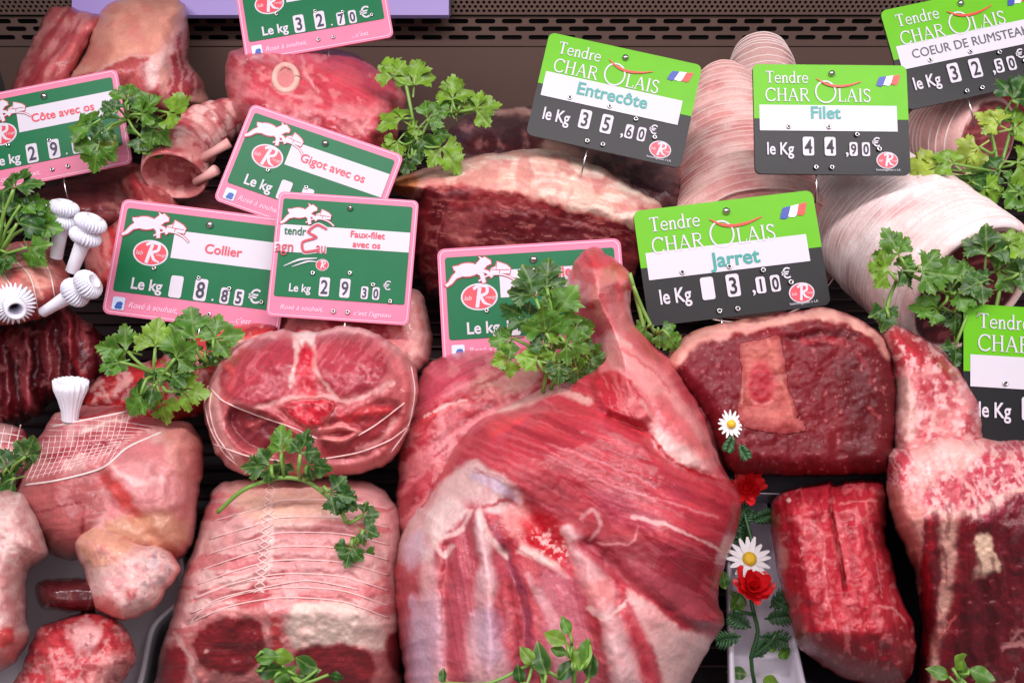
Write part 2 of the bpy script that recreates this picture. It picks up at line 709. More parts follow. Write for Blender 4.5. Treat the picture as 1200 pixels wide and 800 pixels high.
# ------------------------------------------------------------------ rolled joints
class Roll:
    """a rolled joint: stations (px, py, depth, radius px); the last end is the cut face seen"""

    def __init__(s, name, st, rings=(), pinch=0.03, col=(225, 170, 165), lays=(), capcol=(130, 45, 50), caplays=(), seed=1, parent=None,
                 squash=1.0, bulge=0.012, mat=None, nseg=120, rough=0.02, twine_r=0.0006, twine_mat=None, ref=None, step=3.0, startcap=None, capbow=0.05):
        pts = np.array([np.append(P(a, b, c), r * c / F) for a, b, c, r in st])
        d0 = np.mean([q[2] for q in st])
        px = F / d0
        cc = catmull(pts * px, False, step) / px
        s.c, s.r = cc[:, :3], cc[:, 3]
        n = len(s.c)
        arc = np.concatenate([[0], np.cumsum(np.linalg.norm(np.diff(s.c, axis=0), axis=1))]) * px
        s.arc = arc
        s.len = arc[-1]
        T = np.gradient(s.c, axis=0)
        T /= np.linalg.norm(T, axis=1)[:, None]
        s.T = T
        rf = CR if ref is None else cvec(ref)
        s.u = rf - T * (T @ rf)[:, None]
        s.u /= np.linalg.norm(s.u, axis=1)[:, None]
        s.w = np.cross(T, s.u)          # roughly downwards/away
        s.squash = squash
        th = np.arange(nseg) * 2 * math.pi / nseg
        s.pin = np.ones(n)
        for q in rings:
            s.pin *= 1 - pinch * np.exp(-((arc - q) / 3.0)**2) + pinch * .35 * np.exp(-((arc - q - 5.5) / 2.5)**2)
        V, C, FT, FU = [], [], [], []
        A, B = np.meshgrid(arc, th, indexing='ij')
        rr = s.r[:, None] * s.pin[:, None]
        X3 = np.column_stack([A.ravel() / 30, np.cos(B).ravel() * 1.5, np.sin(B).ravel() * 1.5])
        s.nz = (fbm(X3, seed, 3).reshape(A.shape) - 0.5)
        rr = rr * (1 + rough * 2 * s.nz)
        s.rr = rr
        # round the edge at both ends
        ends = np.ones(n)
        eb = 8.0
        for i in range(n):
            for e in (arc[i], s.len - arc[i]):
                if e < eb:
                    ends[i] *= 1 - 0.07 * (1 - e / eb)**2
        rr = rr * ends[:, None]
        pos = s.c[:, None, :] + rr[:, :, None] * (s.u[:, None, :] * np.cos(B)[:, :, None] + s.squash * s.w[:, None, :] * np.sin(B)[:, :, None])
        V = pos.reshape(-1, 3)
        XS = np.column_stack([A.ravel(), (B * (s.r[:, None] * px)).ravel()])
        e = np.minimum(XS[:, 0], s.len - XS[:, 0])
        Cc = np.tile(srgb(col), (len(XS), 1))
        Ft = np.full(len(XS), fatval(col))
        XW = XS + 3 * (np.column_stack([vnoise(X3 * 3, seed + 1), vnoise(X3 * 3, seed + 2)]) - 0.5)
        for l in lays:
            m = np.clip(l.m(XW, e) * l.a, 0, 1)
            Cc = Cc * (1 - m[:, None]) + srgb(l.col) * m[:, None]
            Ft = Ft * (1 - m) + l.fat * m
        fu = XS[:, ::-1] * d0 / F
        Fc = []
        for i in range(n - 1):
            for k in range(nseg):
                k2 = (k + 1) % nseg
                Fc.append((i * nseg + k, i * nseg + k2, (i + 1) * nseg + k2, (i + 1) * nseg + k))
        Vs, Cs, Fs, Us = [V], [Cc], [Ft], [fu]
        tot = len(V)
        for end, lays_, cc_ in ((n - 1, caplays, capcol), (0, caplays if startcap is None else startcap, capcol)):
            m = 36 if end else 10
            prev = [end * nseg + k for k in range(nseg)]
            sg = 1 if end else -1
            for j in range(1, m + 1):
                rho = 1 - j / m
                if j == m:
                    rho = 0.004
                rad = rr[end] * rho
                bow = sg * (capbow * s.r[end] * (1 - rho**4) + bulge * s.r[end] * 2 * (fbm(np.column_stack([rho * np.cos(th) * 4, rho * np.sin(th) * 4]), seed + 8, 3) - 0.5) * min(1, (1 - rho) * 6))
                v = s.c[end] + rad[:, None] * (s.u[end] * np.cos(th)[:, None] + s.squash * s.w[end] * np.sin(th)[:, None]) + s.T[end] * np.asarray(bow)[:, None]
                X = np.column_stack([rho * np.cos(th), rho * np.sin(th)]) * 100
                ed = np.full(nseg, 100 * (1 - rho))
                XW = X + 7 * (np.column_stack([fbm(X / 22, seed + 11), fbm(X / 22, seed + 12)]) - 0.5)
                c = np.tile(srgb(cc_), (nseg, 1)); f = np.full(nseg, fatval(cc_))
                for l in lays_:
                    q = np.clip(l.m(XW, ed) * l.a, 0, 1)
                    c = c * (1 - q[:, None]) + srgb(l.col) * q[:, None]
                    f = f * (1 - q) + l.fat * q
                Vs.append(v); Cs.append(c); Fs.append(f); Us.append(X * s.r[end] / 100)
                cur = [tot + k for k in range(nseg)]
                tot += nseg
                for k in range(nseg):
                    k2 = (k + 1) % nseg
                    q = (prev[k], prev[k2], cur[k2], cur[k])
                    Fc.append(q if end else q[::-1])
                prev = cur
            q = tuple(prev)
            Fc.append(q if end else q[::-1])
        V = np.vstack(Vs)
        U = np.vstack(Us)
        base = s.c.mean(0) - np.array([0, 0, s.r.mean()])
        s.px = px
        s.obj = mesh_from(name, V, Fc, base if parent is None else parent['_b'], mat or meat_material('raw_meat'), parent, True,
                          {'paint': ('FLOAT_COLOR', np.vstack(Cs) ** 1.12), 'fat': ('FLOAT', np.concatenate(Fs)),
                           'fibre': ('FLOAT_VECTOR', np.column_stack([U, np.zeros(len(U))]))})
        if rings is not None and len(rings) and twine_r:
            mb = MB()
            for q in rings:
                tt = np.linspace(0, 2 * math.pi, 72)
                wob = q + 1.5 * (vnoise(np.column_stack([tt * 1.3, np.full(72, q)]), seed) - 0.5)
                mb.tube([s.at(a, t, twine_r * 0.5) for a, t in zip(wob, tt)], twine_r, 6, False)
            mb.build('twine', twine_mat or simple('white_twine', (232, 215, 210), 0.7), s.obj)

    def at(s, a, th, lift=0.0):
        i = np.clip(np.interp(a, s.arc, np.arange(len(s.arc))), 0, len(s.arc) - 1.001)
        k = int(i); f = i - k
        c = s.c[k] * (1 - f) + s.c[k + 1] * f
        nseg = s.rr.shape[1]
        j = (th / (2 * math.pi) * nseg) % nseg
        j0 = int(j) % nseg; j1 = (j0 + 1) % nseg; g = j - int(j)
        r = (s.rr[k, j0] * (1 - g) + s.rr[k, j1] * g) * (1 - f) + (s.rr[k + 1, j0] * (1 - g) + s.rr[k + 1, j1] * g) * f
        d = s.u[k] * math.cos(th) + s.squash * s.w[k] * math.sin(th)
        return c + d * (r + lift)


# ------------------------------------------------------------------ parsley
def leaf_material(name, rgb, vein=(150, 180, 90)):
    if name in MATS:
        return MATS[name]
    m, nt, N, L, b = nodes_of(name)
    tc = N.new('ShaderNodeTexCoord')
    n = N.new('ShaderNodeTexNoise'); n.inputs['Scale'].default_value = 130; n.inputs['Detail'].default_value = 4
    L.new(tc.outputs['Object'], n.inputs['Vector'])
    a = N.new('ShaderNodeAttribute'); a.attribute_name = 'vein'
    mr = N.new('ShaderNodeMapRange'); mr.inputs[1].default_value = 0.3; mr.inputs[2].default_value = 0.7
    mr.inputs[3].default_value = 0.65; mr.inputs[4].default_value = 1.35
    L.new(n.outputs[0], mr.inputs[0])
    mx = N.new('ShaderNodeMix'); mx.data_type = 'RGBA'; mx.blend_type = 'MULTIPLY'; mx.inputs[0].default_value = 1
    mx.inputs[6].default_value = tuple(srgb(rgb)) + (1,)
    L.new(mr.outputs[0], mx.inputs[7])
    m2 = N.new('ShaderNodeMix'); m2.data_type = 'RGBA'
    L.new(a.outputs['Fac'], m2.inputs[0]); L.new(mx.outputs[2], m2.inputs[6])
    m2.inputs[7].default_value = tuple(srgb(vein)) + (1,)
    L.new(m2.outputs[2], b.inputs['Base Color'])
    b.inputs['Roughness'].default_value = 0.38
    tr = N.new('ShaderNodeBsdfTranslucent')
    L.new(m2.outputs[2], tr.inputs['Color'])
    ms = N.new('ShaderNodeMixShader'); ms.inputs[0].default_value = 0.25
    out = [q for q in N if q.type == 'OUTPUT_MATERIAL'][0]
    L.new(b.outputs[0], ms.inputs[1]); L.new(tr.outputs[0], ms.inputs[2]); L.new(ms.outputs[0], out.inputs[0])
    bp = N.new('ShaderNodeBump'); bp.inputs['Strength'].default_value = 0.4; bp.inputs['Distance'].default_value = 0.0006
    L.new(n.outputs[0], bp.inputs['Height']); L.new(bp.outputs[0], b.inputs['Normal'])
    MATS[name] = m
    return m


GREENS = {'b': ('bright_leaf', (116, 158, 44)), 'm': ('mid_leaf', (76, 126, 36)), 'd': ('dark_leaf', (46, 90, 34)), 'y': ('yellow_leaf', (164, 186, 70))}


HALF = [(0.07, .06), (0.10, .16), (0.27, .30), (0.44, .37), (0.50, .45), (0.58, .47), (0.52, .56), (0.58, .64), (0.46, .67), (0.42, .75), (0.27, .66), (0.30, .79), (0.22, .83), (0.25, .93), (0.12, .94), (0.08, 1.02)]


def leaf(origin, d, nrm, size, rnd, mat, parent, kind='parsley', name='leaf'):
    """a parsley leaf of three cut leaflets on a short stalk, or one plain oval leaf"""
    d = d / np.linalg.norm(d)
    nrm = nrm - d * (nrm @ d); nrm /= np.linalg.norm(nrm)
    side = np.cross(nrm, d)
    V, Fc, vein = [], [], []
    tipw = rnd.random()
    droop = rnd.uniform(-.5, .15)

    def put(x, y, z, v):
        V.append(origin + size * (side * x[:, None] + d * y[:, None] + nrm * z[:, None]))
        vein.append(v)
        return sum(len(q) for q in V) - len(x)

    def leaflet(bx, by, ang, sc, hw=1.0):
        if kind == 'parsley':
            h = np.array([(x * rnd.uniform(.88, 1.12), y * rnd.uniform(.95, 1.05)) for x, y in HALF])
            g = np.array([(-x * rnd.uniform(.88, 1.12), y * rnd.uniform(.95, 1.05)) for x, y in HALF])[::-1]
            out = np.vstack([[(0, 0)], h, [(0, 1.06)], g])
        else:
            t = np.linspace(0, 1, 13)
            w = 0.34 * np.sin(math.pi * t**.85)**.9
            out = np.vstack([np.column_stack([w, t]), np.column_stack([-w, t])[::-1][1:-1]])
        out = out * [hw, 1]
        # refine each edge once so that the blade can bend
        nx = np.roll(out, -1, 0)
        out = np.stack([out, (out + nx) / 2], 1).reshape(-1, 2)
        K = len(out)
        c = np.array([0, .46])
        ca, sa = math.cos(ang), math.sin(ang)
        ph = rnd.random() * 6
        fold = rnd.uniform(.0, .35); dr = rnd.uniform(-.5, .2)
        st = None
        for rho in (0.02, .3, .6, .82, 1.0):
            q = c + (out - c) * rho
            z = fold * np.abs(q[:, 0]) + dr * q[:, 1]**2 * .5 + .05 * np.sin(9 * q[:, 0] + ph) * rho + .05 * np.sin(11 * q[:, 1] + ph * 2) * rho
            x = bx + sc * (q[:, 0] * ca + q[:, 1] * sa)
            y = by + sc * (-q[:, 0] * sa + q[:, 1] * ca)
            zz = sc * z + droop * (x * x + y * y) * .5
            mid = np.clip(1 - np.abs(q[:, 0]) / .035, 0, 1) * .5
            v = np.clip(mid + .35 * rho**4 * tipw, 0, 1)
            o = put(x, y, zz, v)
            if st is not None:
                for k in range(K):
                    k2 = (k + 1) % K
                    Fc.append((st + k, st + k2, o + k2, o + k))
            else:
                Fc.append(tuple(o + k for k in range(K))[::-1])
            st = o
    if kind == 'parsley':
        leaflet(0, .12, rnd.uniform(-.12, .12), rnd.uniform(.85, 1.0), rnd.uniform(.85, 1.1))
        leaflet(.02, .06, rnd.uniform(.95, 1.3), rnd.uniform(.68, .9), rnd.uniform(.8, 1.05))
        leaflet(-.02, .06, -rnd.uniform(.95, 1.3), rnd.uniform(.68, .9), rnd.uniform(.8, 1.05))
        o = put(np.array([-.035, .035, .03, -.03]), np.array([-.45, -.45, .3, .3]), np.array([-.1, -.1, .01, .01]), np.full(4, .4))
        Fc.append((o, o + 1, o + 2, o + 3))
    else:
        leaflet(0, 0, 0, 1.9)
    return mesh_from(name, np.vstack(V), Fc, parent['_b'], mat, parent, True, {'vein': ('FLOAT', np.concatenate(vein))})


def sprig(label, base, leaves, d, seed=0, group='parsley sprigs on the meat', name='parsley_sprig', kind='parsley', cat='parsley', stem_r=0.0011, stems=None, stemcol=(120, 160, 70), lean=0.012):
    """base = (px,py); leaves = (px, py, size px, pointing angle in degrees (0 right, 90 up), tint)"""
    rnd = random.Random(seed)
    b = P(base[0], base[1], d + 0.004)
    root = empty(name, b)
    tag(root, label, cat, group)
    sm = MB()
    for i, lf in enumerate(leaves):
        x, y, sz, an, tint = lf[:5]
        dd = d - lean * rnd.random() - (lf[5] if len(lf) > 5 else 0)
        o = P(x, y, dd)
        a = math.radians(an)
        dirv = CR * math.cos(a) + CU * math.sin(a) + CF * rnd.uniform(-.35, .35)
        nv = cvec((rnd.uniform(-.55, .55), rnd.uniform(-.1, .75), 1))
        gname, gcol = GREENS[tint if rnd.random() < .75 else rnd.choice('bmdy' if tint in 'by' else 'bmd')]
        leaf(o, dirv, nv, sz * (rnd.uniform(.85, 1.1) if kind == 'parsley' else 1) * dd / F, rnd, leaf_material(gname, gcol), root, kind)
        if kind == 'parsley' and rnd.random() < .3:
            a2 = a + rnd.choice((-1, 1)) * rnd.uniform(.7, 1.3)
            o2 = o - dirv * sz * .45 * dd / F + CF * rnd.uniform(.002, .006)
            g2 = GREENS[rnd.choice((tint, tint, 'm', 'b', 'd'))]
            leaf(o2, CR * math.cos(a2) + CU * math.sin(a2) + CF * rnd.uniform(-.3, .3), cvec((rnd.uniform(-.8, .8), rnd.uniform(-.3, .9), 1)), sz * rnd.uniform(.5, .75) * dd / F, rnd, leaf_material(*g2), root, kind)
        b_ = b
        if stems:
            cand = np.vstack([catmull(np.array([P(u_, v_, d + dz) for u_, v_, dz in st]) * 2000, False, 8) / 2000 for st in stems])
            b_ = cand[np.argmin(np.linalg.norm(cand - o, axis=1))]
        mid = (b_ + o) / 2 + CU * 0.004 * rnd.uniform(-1, 1) - CF * 0.004
        sm.tube(catmull(np.array([b_, mid, o]) * 2000, False, 5) / 2000, [stem_r] * 1 if False else stem_r * 0.8, 7)
    for st in (stems or []):
        q = np.array([P(x, y, d + dz) for x, y, dz in st])
        sm.tube(catmull(q * 2000, False, 5) / 2000, stem_r, 8)
    sm.build('stem', simple('parsley_stem', stemcol, 0.4), root)
    return root


# ------------------------------------------------------------------ paper frills
def frill(label, base, tip, d0, d1, r0, r1, seed=0, ruffles=(0.62, 0.86), group='white paper frills on the rib bones', R=None):
    b, t = P(base[0], base[1], d0), P(tip[0], tip[1], d1)
    root = empty('paper_frill', b)
    tag(root, label, 'paper frill', group)
    paper = simple('frill_paper', (235, 235, 246), 0.75, sss=0.15)
    ax = t - b; Ln = np.linalg.norm(ax); ax /= Ln
    u = np.cross(ax, np.array([0.2, 0.1, 1.0])); u /= np.linalg.norm(u); w = np.cross(ax, u)
    sc = (d0 + d1) / 2 / F

    def rev(prof, nseg, pleat, depth, name):
        V, Fc = [], []
        for (s_, r_) in prof:
            for k in range(nseg):
                a = 2 * math.pi * k / nseg
                rr = r_ * (1 + depth * (1 if r_ > r1 * sc * 1.05 else 0.2) * math.cos(pleat * a + 0.9 * math.sin(3 * a + seed) + 0.7 * math.sin(5 * a + 2 * seed + 9 * s_)))
                V.append(b + ax * (s_ * Ln) + rr * (u * math.cos(a) + w * math.sin(a)))
        m = len(prof)
        for i in range(m - 1):
            for k in range(nseg):
                k2 = (k + 1) % nseg
                Fc.append((i * nseg + k, i * nseg + k2, (i + 1) * nseg + k2, (i + 1) * nseg + k))
        return mesh_from(name, V, Fc, root['_b'], paper, root)
    if not ruffles:
        rev([(0, r0 * sc), (.25, r0 * 1.1 * sc), (.55, r1 * sc), (.8, r1 * 1.25 * sc), (1.0, r1 * 1.3 * sc), (1.0, r1 * 1.1 * sc), (.6, r1 * .8 * sc)], 224, 20, .09, 'fluted_sleeve')
        return root
    rev([(0, r0 * sc), (0.2, (r0 * .8 + r1 * .2) * sc), (0.6, r1 * sc), (0.98, r1 * sc), (0.98, r1 * .7 * sc), (0.5, r1 * .6 * sc)], 32, 3, 0.02, 'sleeve')
    RR = (R or r1 * 1.55) * sc
    for q in ruffles:
        hw = 0.11
        pr = [(q - hw + 2 * hw * i / 10, r1 * sc * 1.02 + (RR - r1 * sc) * math.sin(math.pi * i / 10)**0.6) for i in range(11)]
        rev(pr, 224, 28, 0.14, 'ruffle')
    return root


# ------------------------------------------------------------------ price tags
def text_mesh(sx, size, align='LEFT', xs=1.0, off=0.0, shear=0.0):
    cu = bpy.data.curves.new('t', 'FONT')
    cu.body = sx
    cu.size = size
    cu.align_x = align
    cu.offset = off
    cu.shear = shear
    cu.resolution_u = 4
    o = bpy.data.objects.new('t', cu)
    me = bpy.data.meshes.new_from_object(o)
    V = np.array([(v.co.x * xs, v.co.y) for v in me.vertices]).reshape(-1, 2)
    Fc = [tuple(p.vertices) for p in me.polygons]
    bpy.data.objects.remove(o); bpy.data.curves.remove(cu); bpy.data.meshes.remove(me)
    return V, Fc


def rrect(x0, y0, x1, y1, r, k=6):
    out = []
    for cx, cy, a0 in ((x1 - r, y0 + r, -90), (x1 - r, y1 - r, 0), (x0 + r, y1 - r, 90), (x0 + r, y0 + r, 180)):
        for i in range(k + 1):
            a = math.radians(a0 + 90 * i / k)
            out.append((cx + r * math.cos(a), cy + r * math.sin(a)))
    return out


SERIF = {  # strokes on a unit-height letter box: (points, width); y runs up
    'T': ([([(.33, 0), (.33, 1)], .13), ([(.02, .96), (.64, .96)], .07), ([(.04, .98), (.04, .8)], .05), ([(.62, .98), (.62, .8)], .05), ([(.18, .02), (.48, .02)], .05)], .70),
    'e': ([([(.06, .34), (.46, .34), (.44, .48), (.34, .6), (.2, .6), (.08, .48), (.05, .3), (.1, .12), (.22, .03), (.36, .04), (.46, .12)], .085)], .54),
    'n': ([([(.12, 0), (.12, .6)], .11), ([(.12, .44), (.22, .57), (.34, .6), (.42, .5), (.43, 0)], .10), ([(.02, .02), (.22, .02)], .05), ([(.34, .02), (.53, .02)], .05), ([(.02, .59), (.12, .59)], .05)], .58),
    'd': ([([(.44, 0), (.44, 1)], .11), ([(.42, .5), (.3, .6), (.16, .57), (.06, .42), (.06, .2), (.15, .05), (.28, .02), (.42, .14)], .09), ([(.34, .98), (.44, .98)], .05), ([(.44, .02), (.55, .02)], .05)], .59),
    'r': ([([(.12, 0), (.12, .6)], .11), ([(.12, .4), (.2, .54), (.3, .6), (.38, .57)], .09), ([(.02, .02), (.25, .02)], .05), ([(.02, .59), (.12, .59)], .05)], .42),
    'C': ([([(.72, .8), (.6, .94), (.42, .98), (.22, .9), (.09, .7), (.06, .5), (.09, .3), (.2, .1), (.42, .02), (.6, .06), (.74, .2)], .10), ([(.72, .98), (.72, .74)], .05)], .80),
    'H': ([([(.14, 0), (.14, 1)], .12), ([(.64, 0), (.64, 1)], .12), ([(.14, .52), (.64, .52)], .06), ([(.03, .02), (.26, .02)], .05), ([(.52, .02), (.76, .02)], .05), ([(.03, .98), (.26, .98)], .05), ([(.52, .98), (.76, .98)], .05)], .82),
    'A': ([([(.06, .02), (.37, .98)], .06), ([(.37, .98), (.68, .02)], .12), ([(.17, .36), (.56, .36)], .06), ([(0, .02), (.18, .02)], .05), ([(.56, .02), (.78, .02)], .05)], .80),
    'R': ([([(.14, 0), (.14, 1)], .12), ([(.14, .96), (.42, .96), (.56, .86), (.56, .64), (.42, .53), (.14, .53)], .08), ([(.36, .52), (.68, .03)], .11), ([(.03, .02), (.27, .02)], .05), ([(.6, .02), (.76, .02)], .05), ([(.03, .98), (.14, .98)], .05)], .76),
    'L': ([([(.14, 0), (.14, 1)], .12), ([(.03, .02), (.56, .02)], .06), ([(.56, .0), (.58, .26)], .05), ([(.03, .98), (.26, .98)], .05)], .64),
    'I': ([([(.16, 0), (.16, 1)], .12), ([(.04, .02), (.28, .02)], .05), ([(.04, .98), (.28, .98)], .05)], .36),
    'S': ([([(.46, .84), (.36, .95), (.22, .96), (.1, .86), (.1, .7), (.2, .58), (.38, .46), (.48, .32), (.46, .14), (.34, .03), (.18, .04), (.06, .18)], .10), ([(.48, .96), (.48, .76)], .05), ([(.05, .24), (.05, .03)], .05)], .58),
}

ell = lambda cx, cy, rx, ry, k=18: [(cx + rx * math.cos(t), cy + ry * math.sin(t)) for t in np.linspace(0, 2 * math.pi, k + 1)[:-1]]
LAMB = [ell(13.5, 11.5, 7.5, 4.2), [(18, 9), (21.5, 5.5), (24.5, 4), (28, 6.5), (28.3, 8.6), (25.5, 9.6), (23.5, 12), (20, 14)], [(23.5, 4.8), (20.6, 3.2), (22, 5.8)],
        [(9, 10), (4.5, 14), (1.5, 18.5), (-1, 20.2), (0.4, 21.4), (3.6, 19.6), (6.6, 16.4), (12, 15)], [(17, 13), (21, 15.5), (22.4, 20.5), (24.4, 20), (23.6, 14.6), (20, 11.5)], [(19, 13), (25, 14.4), (28, 17.4), (29.2, 16.4), (26.4, 12.8), (21, 11)], [(7.5, 8.5), (4.6, 9), (5.4, 11.4), (8, 11)]]
HOUSE = [(27, 15), (28, 11.5), (31, 10.4), (32, 7.4), (35, 8.6), (38, 10), (40, 12), (39.4, 15.4), (33, 15)]
HILLLINE = [(20, 19), (26, 15.8), (33, 15.4), (39, 17.4), (43, 20.5)]


class Sign:
    def __init__(s, cx, cy, d, wpx, hpx, ang, label, tilt=(0, 0.12, 1), group=None):
        s.u = wpx * d / F / 100            # one unit is a hundredth of the width
        s.h = 100.0 * hpx / wpx
        n = cvec(tilt)
        ex = CR * math.cos(math.radians(ang)) - CU * math.sin(math.radians(ang))
        ex = ex - n * (ex @ n); ex /= np.linalg.norm(ex)
        ey = -np.cross(n, ex)
        s.ex, s.ey, s.n = ex, ey, n
        c = P(cx, cy, d)
        s.O = c - ex * 50 * s.u - ey * s.h / 2 * s.u
        s.root = empty('price_tag', c + ey * s.h / 2 * s.u)
        tag(s.root, label, 'price tag', group)
        s.k = 0

    def W(s, x, y, l=0.0):
        return s.O + s.ex * x * s.u + s.ey * y * s.u + s.n * l

    def part(s, name, polys, mat, lift):
        V, Fc = [], []
        for (pv, pf) in polys:
            o = len(V)
            s.k += 1
            l = lift + (s.k % 9) * 0.000012
            V += [s.W(p[0], p[1], l) for p in pv]
            Fc += [tuple(i + o for i in f) for f in pf]
        return mesh_from(name, V, Fc, s.root['_b'], mat, s.root, False)

    def pf(s, pts):          # polygon, faces (triangulated by the constrained Delaunay so that concave outlines work)
        ov, of, _ = cdt([pts])
        return [tuple(v) for v in ov], of

    def tx(s, t, x, y, size, align='LEFT', xs=1.0, off=0.0, shear=0.0):
        V, Fc = text_mesh(t, size, align, xs, off, shear)
        return [(x + v[0], y - v[1]) for v in V], Fc

    def ribbon(s, pts, w, smooth=True):
        p = catmull(np.array(pts, float) * 10, False, 4) / 10 if smooth else np.array(pts, float)
        T = np.gradient(p, axis=0); T /= np.linalg.norm(T, axis=1)[:, None] + 1e-9
        Nn = np.column_stack([-T[:, 1], T[:, 0]])
        ww = np.full(len(p), w) if np.isscalar(w) else np.interp(np.linspace(0, 1, len(p)), np.linspace(0, 1, len(w)), w)
        V = list(p + Nn * ww[:, None] / 2) + list(p - Nn * ww[:, None] / 2)
        n = len(p)
        return V, [(i, i + 1, n + i + 1, n + i) for i in range(n - 1)]

    def serif(s, word, x, y, h):
        out = []
        for ch in word:
            st, adv = SERIF[ch]
            for pts, w in st:
                q = [(x + p[0] * h, y - p[1] * h) for p in pts]
                out.append(s.ribbon(q, w * h, len(pts) > 2))
            x += adv * h * 1.04
        return out, x

    def slab(s, name, pts, mat, l0, l1):
        m = len(pts)
        V = [s.W(p[0], p[1], l0) for p in pts] + [s.W(p[0], p[1], l1) for p in pts]
        Fc = [tuple(range(m, 2 * m)), tuple(range(m))[::-1]] + [(i, (i + 1) % m, m + (i + 1) % m, m + i) for i in range(m)]
        o = mesh_from(name, V, Fc, s.root['_b'], mat, s.root, False)
        bm = bmesh.new(); bm.from_mesh(o.data); bmesh.ops.recalc_face_normals(bm, faces=bm.faces); bm.to_mesh(o.data); bm.free()
        return o

    def rivet(s, x, y, r=2.2):
        mb = MB()
        V, Fc = [], []
        K = 16
        for j, (rr, l) in enumerate(((1, .0004), (1, .0012), (.8, .0022), (.45, .0028), (.02, .003))):
            for k in range(K):
                a = 2 * math.pi * k / K
                V.append(s.W(x + r * rr * math.cos(a), y + r * rr * math.sin(a), l))
        for j in range(4):
            for k in range(K):
                k2 = (k + 1) % K
                Fc.append((j * K + k, j * K + k2, (j + 1) * K + k2, (j + 1) * K + k))
        mesh_from('rivet', V, Fc, s.root['_b'], simple('steel', (200, 200, 200), 0.25, 1.0), s.root)

    def eyelets(s, pts, r=1.1):
        for (x, y) in pts:
            mb = MB()
            t = [s.W(x + r * math.cos(a), y + r * math.sin(a), .0012) for a in np.linspace(0, 2 * math.pi, 15)]
            mb.tube(t, 0.00045, 6, False)
            mb.build('eyelet', simple('steel', (200, 200, 200), 0.25, 1.0), s.root)
            c = [(x + r * .8 * math.cos(a), y + r * .8 * math.sin(a)) for a in np.linspace(0, 2 * math.pi, 13)[:-1]]
            s.part('eyelet_hole', [(c, [tuple(range(12))])], simple('hole_dark', (40, 36, 36), 0.6), .0011)

    def pin(s, x, ln):
        mb = MB()
        a = s.W(x, s.h - 4, -0.0022)
        mb.tube([a, a + s.ey * ln * s.u * 0.5, a + s.ey * ln * s.u - s.n * 0.002], 0.0006, 8)
        mb.build('pin', simple('steel', (200, 200, 200), 0.25, 1.0), s.root)

    def digits(s, items, dark, y, big=(7.2, 12.5), small=(5.2, 9.2)):
        """items = (x centre, text, size class, white window?)"""
        for x, t, cls in items:
            w, h = big if cls == 'B' else small
            yb = y
            s.part('price_window', [s.pf(rrect(x - w / 2, yb - h, x + w / 2, yb, 1.4))], simple('tag_white', (208, 203, 213), 0.4, spec=.3), .0007)
            if t:
                s.part('price_digit', [s.tx(t, x, yb - h * 0.14, h * 1.02, 'CENTER', 0.78, 0.22)], dark, .0010)

    def oval_logo(s, x, y, rx, ry, red, words=True):
        white = simple('tag_white', (208, 203, 213), 0.4, spec=.3)
        el = lambda a, b: [(x + a * math.cos(t), y + b * math.sin(t)) for t in np.linspace(0, 2 * math.pi, 41)[:-1]]
        s.part('round_emblem', [s.pf(el(rx, ry))], white, .0005)
        s.part('round_emblem_fill', [s.pf(el(rx * .9, ry * .88))], red, .0008)
        k = rx / 10
        q = [s.ribbon([(x - 1.5 * k, y + 6 * k), (x + 0.5 * k, y - 5 * k)], 2.0 * k, False),
             s.ribbon([(x - 3 * k, y - 4.2 * k), (x + 0 * k, y - 6 * k), (x + 4.2 * k, y - 5.2 * k), (x + 4 * k, y - 1.8 * k), (x + 0.4 * k, y - 0.2 * k)], 1.7 * k),
             s.ribbon([(x + 0.6 * k, y - 0.2 * k), (x + 2.6 * k, y + 3.5 * k), (x + 6 * k, y + 5 * k)], [1.7 * k, 1.7 * k, .6 * k])]
        if words:
            q += [s.tx("lab", x - 8.3 * k, y + 1.6 * k, 3.6 * k, shear=.2), s.tx("rouge", x + 3.2 * k, y + 1.4 * k, 2.6 * k, shear=.2)]
        s.part('emblem_letter', q, white, .0010)


